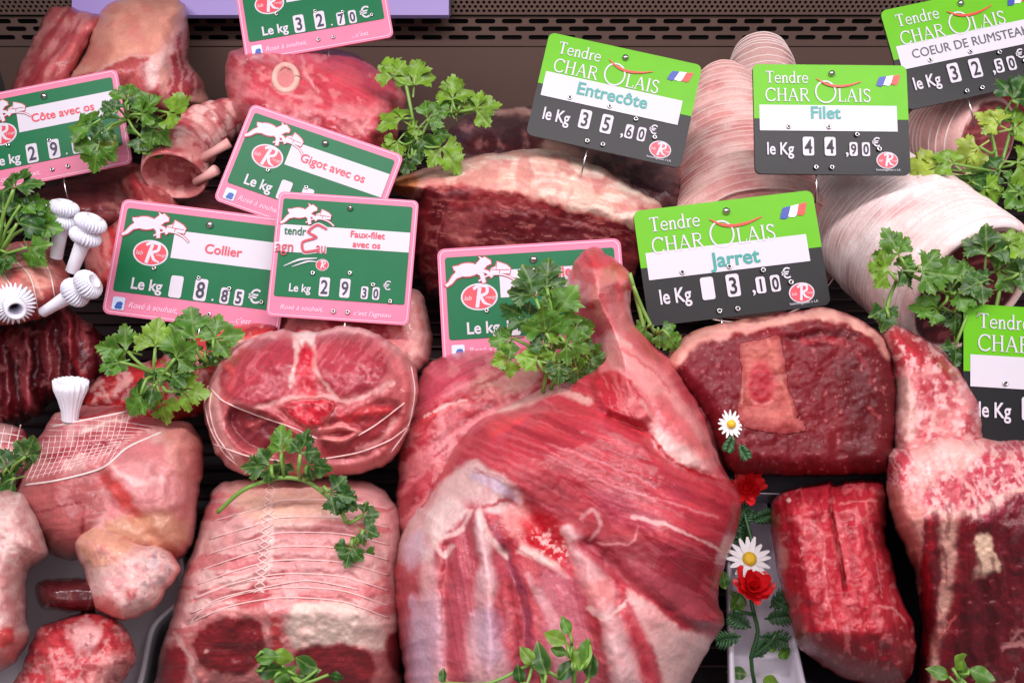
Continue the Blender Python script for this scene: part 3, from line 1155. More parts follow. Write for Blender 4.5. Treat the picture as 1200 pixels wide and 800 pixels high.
def charolais(cx, cy, d, w, h, ang, name, price, label, namesize=8.5, namecol=(38, 148, 138), namebold=0.26, group='green and black price tags', tilt=(0, 0.12, 1), pin=22, nx=46, ny=36.5, xs=1.0):
    s = Sign(cx, cy, d, w, h, ang, label, tilt, group)
    green = simple('tag_green', (98, 180, 8), 0.4, spec=.25, noise=.07, nscale=70, bump=.05)
    black = simple('tag_black', (20, 20, 23), 0.4, spec=.3, noise=.07, nscale=70, bump=.05)
    white = simple('tag_white', (208, 203, 213), 0.4, spec=.3)
    red = simple('logo_red', (214, 62, 78), 0.4)
    H = s.h
    half = H * 0.5
    s.slab('board', rrect(0, 0, 100, H, 4), black, -0.0016, 0)
    rr = rrect(0, 0, 100, H, 4)
    top = rr[:7] + [(100, half), (0, half)] + rr[-7:]
    s.part('green_panel', [s.pf(top)], green, .0003)
    s.part('name_strip', [s.pf([(3.5, half * .75), (92.5, half * .75), (92.5, half * 1.22), (3.5, half * 1.22)])], white, .0006)
    q, _ = s.serif('Tendre', 8, 12.8, 8.0)
    q2, _ = s.serif('CHAR', 7.5, 25.2, 8.8)
    q3, _ = s.serif('LAIS', 54.5, 25.2, 8.8)
    ring = [(46.7 + 6.4 * math.cos(t), 18.6 + 7.2 * math.sin(t)) for t in np.linspace(-math.pi / 2, 1.5 * math.pi, 40)]
    q4 = [s.ribbon(ring, 1.0, False)]
    s.part('heading_lettering', q + q2 + q3 + q4, white, .0008)
    s.part('red_swoosh', [s.ribbon([(41, 9.5), (47, 13.4), (54, 14.8), (62, 14), (70, 11.5)], [.5, 1.6, 1.5, .4])], simple('swoosh_red', (214, 60, 40), 0.4), .0011)
    for i, c in enumerate(((40, 66, 160), (235, 235, 240), (226, 64, 52))):
        x = 80.5 + i * 4.6
        s.part('flag_stripe', [s.pf([(x + 1.5, 8.2 - i * .5), (x + 6, 7.6 - i * .5), (x + 4, 13.5 - i * .4), (x + 2.5, 14.6 - i * .5), (x - .8, 14 - i * .5), (x + .2, 11)])], simple(('flag_blue', 'flag_white', 'flag_red')[i], c, 0.4), .0008)
    if name:
        s.part('name_lettering', [s.tx(name, nx, ny, namesize, 'CENTER', xs, namebold)], simple('name_%d_%d' % (namecol[0], namecol[1]), namecol, 0.4), .0010)
    yb = H * 0.835
    s.part('unit_lettering', [s.tx('le Kg', 7.5, yb - .6, 11.5, 'LEFT', 0.74, 0.2)], white, .0008)
    s.part('decimal_mark', [s.tx(',', 58, yb - .8, 12, 'LEFT', 1, .1)], white, .0008)
    s.part('euro_sign', [s.tx('€', 75.5, yb - 6.5, 8.2, 'LEFT', 1, .1)], white, .0008)
    s.digits([(34.5, price[0], 'B'), (48.5, price[1], 'B'), (63.5, price[2], 'S'), (71.5, price[3], 'S')], black, yb)
    s.oval_logo(85, H * 0.87, 7, 5.6, red)
    s.part('small_print', [s.tx('homologation n LA', 77.5, H * 0.965, 2.0)], white, .0008)
    s.rivet(51, 6.2)
    s.eyelets([(22, half * 1.15), (48, half * 1.15), (66, H * .64), (39, H * .94), (49, H * .94), (80, H * .77)])
    s.pin(40, pin)
    return s


def agneau(cx, cy, d, w, h, ang, lines, price, label, big=False, group='pink and green price tags', tilt=(0, 0.12, 1), pin=20, blank_first=False, txt=7.6):
    s = Sign(cx, cy, d, w, h, ang, label, tilt, group)
    pink = simple('tag_pink', (216, 122, 152), 0.4, spec=.3, noise=.07, nscale=70, bump=.05)
    pale = simple('tag_pale_pink', (246, 190, 214), 0.4)
    green = simple('tag_deep_green', (6, 104, 62), 0.4, spec=.25, noise=.07, nscale=70, bump=.05)
    white = simple('tag_white', (208, 203, 213), 0.4, spec=.3)
    red = simple('logo_red', (214, 62, 78), 0.4)
    dark = simple('digit_dark', (40, 36, 60), 0.4)
    H = s.h
    s.slab('board', rrect(0, 0, 100, H, 4), pink, -0.0016, 0)
    rim = rrect(1.4, 1.4, 98.6, H - 1.4, 3.4)
    s.part('rim_line', [s.ribbon(rim + rim[:1], .5, False)], pale, .0003)
    gb = H * (0.80 if not big else 0.84)
    s.part('green_panel', [s.pf(rrect(4, 5, 96, gb, 1.5))], green, .0004)
    if not big:
        y0, y1 = H * .22, H * .46
        s.part('name_strip', [s.pf([(33, y0), (96, y0), (96, y1), (33, y1)])], white, .0006)
    else:
        y0, y1 = H * .265, H * .425
        s.part('name_strip', [s.pf([(4, y0), (96, y0), (96, y1), (4, y1)])], white, .0006)
    n = len(lines)
    for i, t in enumerate(lines):
        s.part('name_lettering', [s.tx(t, 62 if not big else 66, (y0 + y1) / 2 + txt * .36 + (i - (n - 1) / 2) * txt * (1.06 if big else 1.35), txt, 'CENTER', 1.0, .12)], simple('name_red', (222, 62, 84), 0.4), .0010)
    k = .88
    lx, ly = (4, 2.5) if not big else (4, 5)
    tr = lambda pts: [(lx + p[0] * k, ly + p[1] * k) for p in pts]
    s.part('lamb_outline', [s.ribbon(tr(g + g[:2]), 1.3, False) for g in LAMB] + [s.ribbon(tr(HOUSE + HOUSE[:1]), 1.1, False), s.ribbon(tr(HILLLINE), 1.5)], simple('outline_red', (190, 50, 70), 0.4), .0009)
    s.part('lamb_emblem', [s.pf(tr(g)) for g in LAMB] + [s.pf(tr(HOUSE)), s.ribbon(tr(HILLLINE), .8)], white, .0012)
    s.part('house_lines', [s.ribbon(tr([(28, 12), (31, 12.5), (32, 8)]), .3, False), s.ribbon(tr([(31, 12.5), (39, 13)]), .3, False), s.ribbon(tr([(33, 15), (33.4, 12.6)]), .3, False)], simple('outline_red', (190, 50, 70), 0.4), .0014)
    if not big:
        s.oval_logo(21.5, H * .44, 10, 7.4, red)
        yb = gb - 1.8
        s.part('unit_lettering', [s.tx('Le kg', 13.5, yb - .8, 9.0, 'LEFT', .92, .2)], white, .0008)
        s.part('decimal_mark', [s.tx('.', 59.5, yb + .5, 10)], white, .0008)
        s.part('euro_sign', [s.tx('€', 80, yb - 1, 11, 'LEFT', 1, .1)], white, .0008)
        s.digits([(39, price[0], 'B'), (53, price[1], 'B'), (67, price[2], 'S'), (75, price[3], 'S')], dark, yb + 1.4)
        s.part('blue_badge', [s.pf(rrect(5, H * .845, 12, H * .955, 1))], simple('badge_white', (200, 215, 240), .4), .0004)
        s.part('badge_letter', [s.tx('a', 8.6, H * .94, 7.5, 'CENTER', 1.2, .3, .3)], simple('badge_blue', (40, 84, 170), .4), .0008)
        s.part('slogan_lettering', [s.tx('Rosé à souhait,', 14, H * .925, 4.6, 'LEFT', 1, .05, .25), s.tx("...c'est", 72, H * .94, 4.6, 'LEFT', 1, .05, .25)], pale, .0004)
        s.eyelets([(25, H * .565), (51, H * .60), (69, H * .66), (88, H * .74), (50, H * .90), (60, H * .90)], .9)
    else:
        q = [(37, H * .285), (30, H * .255), (24, H * .315), (30, H * .355), (21, H * .40), (22.5, H * .475), (32, H * .455)]
        s.part('emblem_halo', [s.ribbon(q, 3.4), s.ribbon([(1, H * .45), (38, H * .44)], 7.0, False)], white, .0007)
        s.part('tendre_lettering', [s.tx('tendr', 7, H * .345, 8.5, 'LEFT', .82, .1)], green, .0011)
        s.part('emblem_lettering', [s.tx('agn', 2, H * .485, 11.5, 'LEFT', .84, .06), s.tx('au', 30.5, H * .475, 11, 'LEFT', .72, .06), s.ribbon(q, 1.7)], simple('outline_red', (190, 50, 70), 0.4), .0013)
        s.part('emblem_swash', [s.ribbon([(9, H * .60), (20, H * .54), (32, H * .52)], [.4, 1.6, .6]), s.ribbon([(15, H * .60), (26, H * .55), (33, H * .55)], [.4, 1.3, .5])], white, .0009)
        s.oval_logo(36, H * .57, 4.6, 4.2, red, False)
        yb = gb - 2.5
        s.part('unit_lettering', [s.tx('Le kg', 14, yb - 1.5, 8, 'LEFT', .9, .16)], white, .0008)
        s.part('euro_sign', [s.tx('€', 80, yb - 7, 9)], white, .0008)
        s.digits([(39, price[0], 'B'), (53.5, price[1], 'B'), (67.5, price[2], 'S'), (75.5, price[3], 'S')], dark, yb + .5, (7.2, 13.5), (5, 9))
        s.part('slogan_lettering', [s.tx('Rosé à souhait,', 9, H * .94, 5, 'LEFT', 1, .05, .25), s.tx("c'est l'agneau", 61, H * .95, 5, 'LEFT', 1, .05, .25)], pale, .0004)
        s.eyelets([(30, H * .64), (56, H * .62), (73, H * .70), (86, H * .82), (47, H * .93), (57, H * .93)])
    s.rivet(52, 9)
    s.pin(55, pin)
    return s


# ================================================================== THE CASE
def ray_to_y(px, py, Y):
    r = CF + CR * (px - 600) / F + CU * (400 - py) / F
    t = (Y - CAM[1]) / r[1]
    return CAM + r * t


case = empty('display_case', P(600, 600, 0.55))
tag(case, 'dark refrigerated counter interior with perforated brown back panel behind the meat', 'display case')
YB = P(600, 130, 0.86)[1]
steel = simple('brown_steel', (110, 88, 80), 0.38, 0.25, 0.5, 0.06, 40)
dark = simple('case_dark', (20, 15, 16), 0.5)
zt = ray_to_y(600, -60, YB)[2]
z20 = ray_to_y(600, 19, YB)[2]
z52 = ray_to_y(600, 54, YB)[2]
zb = ray_to_y(600, 230, YB)[2]


def holed(name, x0, x1, z0, z1, holes, mat, Y):
    ov, of, _ = cdt([[(x0, z0), (x1, z0), (x1, z1), (x0, z1)]] + holes)
    V = [(p[0], Y, p[1]) for p in ov]
    ob = mesh_from(name, V, [tuple(f) for f in of], case['_b'], mat, case, False)
    md = ob.modifiers.new('thickness', 'SOLIDIFY'); md.thickness = 0.0012; md.offset = 0
    return ob


u = P(600, 30, 0.9)[1] * 0 + 0.86 / F   # metres per photo pixel at the wall


def capsule(x, z, hw, hh, k=5):
    out = []
    for c, a0 in ((x + hw - hh, -90), (x - hw + hh, 90)):
        for i in range(k + 1):
            a = math.radians(a0 + 180 * i / k)
            out.append((c + hh * math.cos(a), z + hh * math.sin(a)))
    return out


slots = []
for row, py in enumerate((25, 34, 44)):
    z = ray_to_y(600, py, YB)[2]
    for i in range(-22, 23):
        slots.append(capsule((i + (0.5 if row % 2 else 0)) * 30 * u, z, 11.5 * u, 2.6 * u))
holed('slotted_grille', -0.62, 0.62, z52, z20, slots, steel, YB)
dots = []
for row, py in enumerate((2, 7, 12)):
    z = ray_to_y(600, py, YB)[2]
    for i in range(-100, 110):
        x = (i + (0.5 if row % 2 else 0)) * 6.2 * u
        if abs(x) < 0.6:
            dots.append([(x + 1.9 * u * math.cos(a), z + 1.7 * u * math.sin(a)) for a in np.linspace(0, 2 * math.pi, 9)[:-1]])
holed('perforated_strip', -0.62, 0.62, z20 + 0.002, zt, dots, steel, YB - 0.004)
mb = MB(); X_, Y_, Z_ = np.eye(3)
mb.box(np.array([0, YB + 0.004, (z52 + zb) / 2 - 0.1]), X_, Y_, Z_, 1.24, 0.006, z52 - zb + 0.2)
mb.build('back_panel', steel, case, smooth=False)
mb = MB(); mb.box(np.array([0, YB + 0.03, (zt + zb) / 2]), X_, Y_, Z_, 1.3, 0.01, zt - zb + 0.5)
mb.build('rear_duct', dark, case, smooth=False)
pl = P(14, 60, 0.86)
mb = MB(); mb.box(np.array([pl[0] - 0.004, YB - 0.3, 0.3]), X_, Y_, Z_, 0.006, 0.62, 0.9)
mb.build('side_panel', simple('side_grey', (72, 72, 76), 0.45), case, smooth=False)
# sloping deck
a, b = P(600, 860, 0.535), P(600, 150, 0.83)
dv = (b - a); Ld = np.linalg.norm(dv); dv /= Ld
nd = np.cross(X_, dv)
mb = MB(); mb.box((a + b) / 2 - nd * 0.006, X_, dv, nd, 1.3, Ld, 0.006)
mb.build('deck', simple('deck_dark', (34, 22, 24), 0.35, 0.2), case, smooth=False)
# open wire slats of the deck
mb = MB()
for i in range(46):
    c = a + dv * (i + 0.5) / 46 * Ld
    mb.tube([c - X_ * 0.64, c + X_ * 0.64], 0.0011, 6)
mb.build('wire_rack', simple('rack_wire', (70, 48, 52), 0.4, 0.6), case)
# added glowing strip imitating a lilac reflection in the front glass
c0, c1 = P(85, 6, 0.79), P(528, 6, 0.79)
strip = empty('reflection_strip', (c0 + c1) / 2)
tag(strip, 'lilac glow added to imitate a glass reflection, along the top of the back panel', 'imitated reflection')
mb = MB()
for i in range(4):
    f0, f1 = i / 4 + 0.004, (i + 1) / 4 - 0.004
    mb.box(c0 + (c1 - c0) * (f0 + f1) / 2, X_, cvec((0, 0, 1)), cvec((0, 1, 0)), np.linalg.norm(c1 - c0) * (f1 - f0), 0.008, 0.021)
mb.build('glow_segments', simple('lilac_reflection', (140, 120, 180), 0.4, emit=(176, 152, 226), estr=0.12), strip, smooth=False)
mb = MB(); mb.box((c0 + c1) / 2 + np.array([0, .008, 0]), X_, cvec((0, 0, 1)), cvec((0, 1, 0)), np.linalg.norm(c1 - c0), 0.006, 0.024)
mb.build('strip_backing', dark, strip, smooth=False)

# ================================================================== THE MEAT
def uneven(a, b, step, jit, seed):
    rn = random.Random(seed); out = []; q = a
    while q < b:
        out.append(q); q += step * (1 + rn.uniform(-jit, jit))
    return out


SB = meat_material('smooth_beef', rough=0.5, fibre=0.14, marb=0.03, coat=0.06, bump=0.14, sss=.1)
RED = (172, 56, 70); PINKF = (226, 172, 168); PALE = (232, 196, 190); CREAM = (236, 205, 188); BEEF = (104, 28, 38); BLOOD = (190, 36, 52)
MM = meat_material('raw_meat')
BM = meat_material('dark_beef', rough=0.36, fibre=0.22, marb=0.10, coat=0.4, bump=0.3)
FM = meat_material('barding_fat', rough=0.44, fibre=0.08, marb=0.03, coat=0.14, bump=0.2, sss=0.2)


def twine(blob, lines, r=0.0007, lift=0.0004, name='twine', mat=None):
    mb = MB()
    for ln in lines:
        p = catmull(np.array(ln, float), False, 5.0)
        mb.tube(blob.at(p, lift), r, 6)
    return mb.build(name, mat or simple('white_twine', (232, 215, 210), 0.7), blob.obj)


# ---- top-left lamb loin with its flap
b = Blob('lamb_flank', [(57, 9), (80, 8), (95, 14), (116, 17), (118, 30), (100, 60), (84, 92), (70, 130), (20, 125), (14, 103), (20, 86), (43, 37)], 0.75, (-.1, .5, .9), 0.02, 30, col=(176, 88, 92), res=3,
         lays=[S_(-58, 40, 7, .42, .6, (205, 140, 138), .8, 3), A_([(45, 30), (80, 20), (70, 50), (40, 90), (22, 95)], (196, 140, 134), .6, 10), S_(-58, 60, 9, .55, .7, (150, 44, 56), .7, 9), L_([(60, 80), (85, 55), (112, 22)], (5, 8), (214, 110, 112), .7), N_(14, .5, .65, (165, 60, 70), .5, 5)], ang=-58, seed=11)
tag(b.obj, 'flat rib flap of lamb leaning at the far top left corner', 'meat')
b = Blob('lamb_loin_joint', [(116, 17), (130, 4), (160, -4), (213, 2), (221, 30), (223, 75), (239, 98), (247, 124), (225, 140), (200, 150), (150, 140), (86, 112), (78, 96), (100, 62)], 0.74, (0.1, .45, .9), 0.05, 45, col=(222, 168, 152), res=2.6,
         lays=[A_([(120, 30), (150, 8), (205, 8), (205, 40), (175, 60), (140, 72), (100, 88)], (222, 158, 140), .8, 12), N_(30, .5, .65, (212, 140, 124), .7, 4),
               A_([(78, 102), (100, 84), (125, 78), (150, 66), (172, 66), (182, 82), (186, 110), (190, 150), (80, 120)], (178, 82, 84), .95, 3), A_([(140, 84), (166, 74), (180, 90), (182, 112), (150, 116)], (196, 104, 104), .7, 5), L_([(176, 100), (184, 70), (206, 56)], 12, (240, 205, 200), .9),
               A_([(206, 50), (222, 28), (226, 76), (240, 98), (216, 120), (206, 116), (196, 112), (196, 78)], (172, 70, 76), .95, 3),
               S_(88, 40, 3.2, .48, .58, (228, 170, 168), .75, 7, within=A_([(186, 60), (222, 28), (226, 76), (230, 118), (190, 120)], (0, 0, 0), 1, 3)), L_([(221, 72), (238, 96), (247, 122)], 7, (220, 150, 146)),
               L_([(85, 100), (118, 80), (150, 66), (178, 66)], 3, (236, 190, 184), .7)],
         bumps=[('plane', (150, 74), (.25, 1), -0.00040)], ang=70, seed=12)
tag(b.obj, 'lamb loin joint with a peach fat cap in the far top left', 'meat')
# ---- rolled lamb breast with bone ends
rb = Roll('rolled_lamb_breast', [(292, 130, .66, 16), (262, 140, .645, 24), (235, 156, .63, 31), (212, 178, .615, 36), (204, 208, .60, 38)], rings=[22, 40, 58, 74, 90], pinch=.10, col=(216, 150, 146), rough=.05, seed=5,
          lays=[S_(90, 60, 9, .45, .6, (178, 74, 82), .8, 3), N_(20, .45, .6, (236, 196, 190), .7, 4), N_(12, .58, .7, (160, 50, 62), .7, 6)], capcol=(206, 130, 128), caplays=[D_(5, -5, 70, 68, (160, 74, 82), 1, 0, .12), A_([(-60, -40), (0, -60), (50, 0), (20, 70), (-30, 60)], (196, 120, 124), .8, 8), N_(26, .5, .6, (226, 170, 164), .7, 4)], capbow=-.35, twine_r=0)
tag(rb.obj, 'small rolled lamb breast with two bone ends sticking out, left of the leg steak', 'meat')
for q in ([(236, 186, .60), (252, 177, .60), (269, 167, .60)], [(230, 214, .60), (242, 207, .595), (253, 199, .59)]):
    mb = MB(); mb.tube([P(*k) for k in q], [.0032, .003, .0036], 10); mb.build('bone_end', simple('bone_pink', (226, 166, 160), .5, sss=.2, noise=.15, nscale=150), rb.obj)
b = Blob('lamb_neck_slice', [(156, 196), (140, 215), (150, 235), (135, 262), (112, 272), (100, 300), (105, 335), (132, 345), (150, 330), (170, 300), (210, 250), (190, 215)], .62, (-.2, .4, .9), .025, 25, col=(178, 70, 74), lays=[S_(60, 50, 8, .45, .6, (220, 150, 144), .8, 3), N_(14, .5, .62, (150, 40, 50), .7, 6), L_([(120, 330), (135, 300), (130, 270)], 8, (196, 60, 60))], seed=13, ang=60)
tag(b.obj, 'stringy red strip of lamb neck between two pink tags and the paper frills', 'meat')

b = Blob('lamb_shoulder_end', [(30, 235), (70, 214), (120, 200), (160, 190), (200, 215), (250, 225), (300, 240), (340, 262), (300, 300), (200, 290), (130, 270), (60, 262)], .67, (0, .5, .9), .03, 25, col=(150, 78, 80), lays=[N_(24, .5, .64, (190, 130, 124), .7, 3), S_(10, 50, 8, .5, .62, (120, 44, 52), .7, 5)], seed=51)
tag(b.obj, 'dim lamb piece showing in the gap between the Collier and Côte tags', 'meat')
# ---- leg steak with round bone
b = Blob('leg_steak', [(264, 78), (268, 64), (278, 57), (293, 53), (330, 52), (367, 52), (392, 58), (407, 60), (440, 77), (468, 102), (477, 117), (470, 140), (462, 170), (440, 195), (390, 195), (320, 172), (280, 145), (266, 112)], .68, (.05, .6, .8), .045, 40, col=(196, 82, 94), res=2.6,
         lays=[A_([(264, 95), (285, 110), (330, 122), (380, 134), (430, 140), (470, 138), (450, 200), (380, 205), (300, 165)], (186, 72, 84), 1, 3), L_([(264, 92), (290, 110), (340, 124), (400, 134), (452, 132)], 6, (222, 140, 146), .7),
               N_(18, .55, .68, (222, 150, 152), .6, 4), S_(25, 40, 6, .52, .64, (214, 120, 128), .8, 8), A_([(355, 62), (405, 64), (455, 100), (430, 124), (380, 112)], (200, 70, 86), .8, 6), L_([(352, 60), (358, 82), (372, 110)], 2.5, (228, 160, 162)), L_([(280, 74), (312, 62), (330, 72)], 3, (226, 160, 158)),
               L_([(322, 106), (350, 112), (375, 118)], 5, (224, 150, 152)), N_(10, .62, .7, (228, 150, 150), .6, 14), E_(3, (224, 150, 150), .5)],
         bumps=[('plane', (360, 125), (-.1, 1), -0.00036)], ang=25, seed=14)
tag(b.obj, 'pink leg steak with a round bone ring under the topmost pink tag', 'meat')
c = np.array([335, 92])
ring = np.array([[c[0] + 13 * math.cos(t), c[1] + 15 * math.sin(t)] for t in np.linspace(0, 2 * math.pi, 40)])
mb = MB(); mb.tube(b.at(ring, .0), .0024, 8, False); mb.build('round_bone', simple('bone_cream', (228, 180, 168), .45, sss=.2, noise=.12), b.obj)
Blob('marrow', [(325, 82), (335, 79), (345, 82), (347, 93), (344, 103), (335, 106), (326, 103), (323, 93)], .68, T=.0012, R=8, back=.001, col=(214, 140, 140), parent=b.obj, seed=3, on=b, rough=(0, 9))

# ---- beef: dark trimmed piece, then the rib joint in front
b = Blob('aged_beef_piece', [(500, 195), (528, 150), (570, 128), (640, 126), (720, 140), (800, 180), (812, 245), (770, 256), (700, 230), (600, 220)], .70, (.05, .6, .8), .035, 40, col=(96, 62, 66), mat=BM,
         lays=[N_(30, .45, .62, (134, 104, 104), .8, 4), A_([(540, 165), (600, 150), (640, 170), (610, 186), (550, 182)], (84, 26, 34), .9, 5), N_(14, .6, .7, (170, 120, 115), .6, 8), S_(25, 60, 8, .55, .66, (66, 38, 44), .8, 3), L_([(580, 132), (640, 130), (700, 138)], 8, (206, 170, 156), .8), A_([(640, 165), (690, 180), (690, 200), (640, 190)], (200, 160, 140), .6, 6)], seed=15, ang=20)
tag(b.obj, 'dark dry-aged beef piece with silvery skin behind the marbled rib joint', 'meat')
rib = Blob('beef_rib_joint', [(453, 212), (480, 203), (500, 196), (540, 186), (590, 178), (643, 175), (686, 188), (717, 204), (745, 222), (776, 240), (772, 262), (756, 285), (740, 330), (700, 350), (600, 356), (510, 350), (490, 320), (484, 265), (482, 236), (462, 226)], .64, (-.03, .22, .97), .05, 46, col=(128, 44, 50), res=1.9, mat=SB,
           lays=[S_(14, 60, 10, .5, .64, (158, 60, 64), .7, 4), N_(26, .5, .62, (98, 28, 38), .7, 7),
                 A_([(522, 250), (556, 247), (566, 262), (556, 286), (530, 284), (520, 268)], (160, 84, 84), .75, 5), A_([(568, 258), (620, 248), (670, 262), (690, 300), (640, 330), (570, 320), (556, 290)], (104, 32, 42), .7, 8),
                 L_([(486, 245), (500, 270), (494, 300), (510, 320)], 3, (196, 130, 118), .6), L_([(500, 232), (560, 236), (620, 246), (680, 262), (730, 286)], 2.2, (176, 104, 98), .6), L_([(520, 250), (512, 290), (530, 326)], 2.0, (180, 90, 90), .6), L_([(565, 250), (556, 285), (574, 330)], 2, (170, 90, 86), .5),
                 S_(10, 26, 2.4, .66, .72, (190, 120, 112), .5, 10), A_([(482, 240), (500, 250), (498, 330), (486, 320)], (146, 40, 50), .7, 5),
                 A_([(452, 214), (500, 190), (560, 176), (643, 168), (700, 190), (782, 236), (776, 262), (744, 272), (732, 262), (704, 253), (660, 244), (617, 229), (560, 219), (501, 218), (482, 236), (458, 226)], (230, 188, 172), 1, 2.5, h=.0015),
                 S_(12, 40, 5, .5, .62, (244, 224, 208), .8, 12, within=A_([(490, 205), (643, 172), (776, 240), (740, 262), (617, 222), (501, 214)], (0, 0, 0), 1, 5)), N_(22, .52, .66, (206, 128, 122), .6, 15, within=A_([(490, 210), (643, 180), (776, 240), (740, 266), (617, 226), (501, 216)], (0, 0, 0), 1, 4)),
                 A_([(452, 213), (480, 206), (494, 212), (484, 226), (462, 226)], (206, 128, 58), .8, 4), L_([(484, 236), (501, 217), (560, 220), (617, 228), (660, 243), (732, 262)], 3, (206, 110, 104), .7),
                 L_([(752, 250), (744, 290), (728, 330)], 12, (150, 60, 66), .7)],
           bumps=[('plane', (600, 225), (-.12, 1), -0.00032)], ang=10, seed=16)
tag(rib.obj, 'dark beef rib joint with a cream fat cap, behind the upright lamb shank', 'meat')

# ---- tied pink roll
rings = uneven(14, 330, 13, .3, 4)
ro = Roll('tied_pork_roast', [(843, 88, .755, 22), (847, 110, .74, 40), (851, 145, .725, 57), (862, 200, .70, 76), (874, 260, .665, 96), (884, 304, .635, 104)], rings=rings, pinch=.016, col=(242, 198, 190), seed=8, rough=.05,
          lays=[N_(40, .48, .62, (240, 204, 196), .8, 3), N_(22, .56, .7, (218, 136, 134), .6, 5), N_(60, .5, .7, (220, 140, 136), .6, 9), L_([(0, 0), (0, 400)], 60, (226, 150, 148), .5)], capcol=(126, 34, 42), caplays=[N_(30, .5, .64, (90, 24, 32), .8, 4), E_(12, (230, 176, 170), 1, 3), N_(14, .6, .7, (190, 100, 100), .5, 7)], twine_mat=simple('pink_twine', (240, 206, 198), .7), twine_r=.0004)
tag(ro.obj, 'big pink roast tied with many strings, between the Entrecôte and Filet tags', 'meat')
rg = Roll('white_tied_roll', [(890, 62, .80, 30), (892, 90, .78, 40), (894, 140, .765, 46)], rings=uneven(6, 90, 7, .25, 2), pinch=.02, col=(214, 176, 170), seed=9, mat=FM, capcol=(150, 90, 90), startcap=[N_(30, .5, .6, (180, 120, 112), .7, 3)], lays=[N_(30, .5, .7, (190, 140, 136), .6, 2)], twine_r=.0006)
tag(rg.obj, 'small string-wrapped roll at the very back between the Entrecôte and Filet tags', 'meat')
# ---- white barded fillet roast
rh = Roll('barded_fillet_roast', [(985, 212, .66, 62), (1015, 245, .63, 78), (1060, 282, .595, 88), (1105, 318, .565, 91), (1140, 342, .545, 90)], rings=uneven(10, 260, 8.6, .35, 3), pinch=.012, col=(250, 234, 232), seed=10, mat=FM, rough=.03,
          lays=[N_(50, .5, .66, (240, 212, 208), .7, 3), N_(20, .62, .74, (228, 176, 172), .4, 5)], capcol=(96, 30, 38), caplays=[N_(34, .48, .62, (66, 20, 28), .8, 4), E_(9, (236, 200, 192), 1, 3), N_(12, .62, .72, (170, 90, 92), .5, 7), L_([(-60, 20), (0, 40), (50, 30)], 5, (170, 90, 90), .6)], capbow=-.12, twine_r=.0004)
tag(rh.obj, 'large white fat-wrapped roast with a dark cut end below the Filet tag', 'meat')
rc = Roll('small_barded_roast', [(1082, 156, .70, 33), (1100, 158, .685, 43), (1125, 160, .665, 48), (1158, 163, .645, 51)], rings=uneven(8, 84, 8.5, .3, 6), pinch=.015, col=(234, 190, 184), seed=12, mat=FM, ref=(0, 0, 1),
          lays=[N_(40, .5, .66, (222, 164, 158), .8, 3)], capcol=(146, 70, 74), caplays=[E_(8, (234, 186, 178), 1, 3), N_(40, .5, .64, (126, 52, 60), .7, 4), S_(40, 60, 9, .6, .7, (190, 110, 110), .6, 5)], twine_r=.0006)
tag(rc.obj, 'small fat-wrapped roast with a brown-pink cut end under the rumsteak tag', 'meat')
b = Blob('beef_offcut', [(1060, 128), (1095, 118), (1130, 112), (1160, 100), (1210, 100), (1220, 150), (1150, 170), (1080, 180), (1055, 160)], .73, (0, .5, .9), .02, 25, col=(120, 36, 42), mat=BM, lays=[N_(16, .5, .62, (190, 110, 108), .6, 3)], seed=18)
tag(b.obj, 'dark red beef offcut half hidden behind the rumsteak tag', 'meat')

# ---- left: crown roast with frilled bones
K = Blob('frilled_lamb_rack', [(-40, 300), (-5, 292), (20, 284), (44, 282), (62, 292), (80, 318), (84, 340), (70, 362), (44, 374), (0, 382), (-40, 384)], .54, (-.1, .5, .9), .038, 45, col=(206, 146, 134), res=2.6,
         lays=[S_(35, 90, 7, .5, .6, (172, 96, 92), .6, 3), L_([(5, 300), (35, 320), (50, 352)], 4, (230, 180, 164), .8), L_([(25, 294), (54, 315), (66, 345)], 4, (230, 180, 168), .8), L_([(-10, 316), (20, 340), (30, 368)], 4, (226, 172, 158), .8), N_(16, .55, .66, (186, 80, 84), .6, 5), L_([(48, 290), (70, 312), (80, 340)], 3, (190, 70, 76), .6)], ang=35, seed=19)
tag(K.obj, 'tied lamb rack with white paper frills on its bones at the left edge', 'meat')
twine(K, [[(-20, 300), (10, 330), (24, 372)], [(0, 294), (34, 322), (46, 370)], [(24, 286), (56, 314), (66, 360)]], .0003)
kr = Blob('lamb_rib_curtain', [(-40, 376), (0, 374), (44, 368), (72, 358), (96, 372), (118, 392), (124, 425), (112, 458), (92, 474), (64, 468), (40, 490), (0, 506), (-40, 508)], .57, (-.05, .1, 1), .03, 30, col=(112, 32, 42), res=2.6,
          lays=[S_(82, 120, 9, .48, .58, (170, 84, 90), .75, 3), S_(86, 120, 6, .55, .65, (70, 18, 28), .8, 8), N_(10, .62, .7, (210, 140, 140), .5, 5), L_([(80, 370), (84, 410), (100, 450)], 6, (176, 60, 70), .8)],
          bumps=[('ridge', [(x, 372), (x + 4, 500)], 7, .008) for x in (-20, 5, 30, 55, 80)], ang=85, seed=20)
tag(kr.obj, 'dark red inner ribs of lamb below the frilled rack at the left', 'meat')
frill('paper frill standing upright highest above the rack', (66, 302), (76, 234), .51, .50, 7, 9, 1, R=15)
frill('paper frill leaning right just beside the pink-bordered Collier tag', (84, 318), (110, 252), .505, .495, 7, 9, 2, R=16)
frill('paper frill lying almost sideways below the two upright ones', (50, 366), (112, 328), .49, .48, 6, 9.5, 3, R=16)
frill('paper frill facing forwards with its round open mouth at the left edge', (10, 346), (19, 364), .495, .462, 9, 11, 4, (.55,), R=22)
frill('paper frill half hidden behind the large dark parsley at the left edge', (48, 290), (44, 238), .515, .51, 6, 8, 5, R=13)
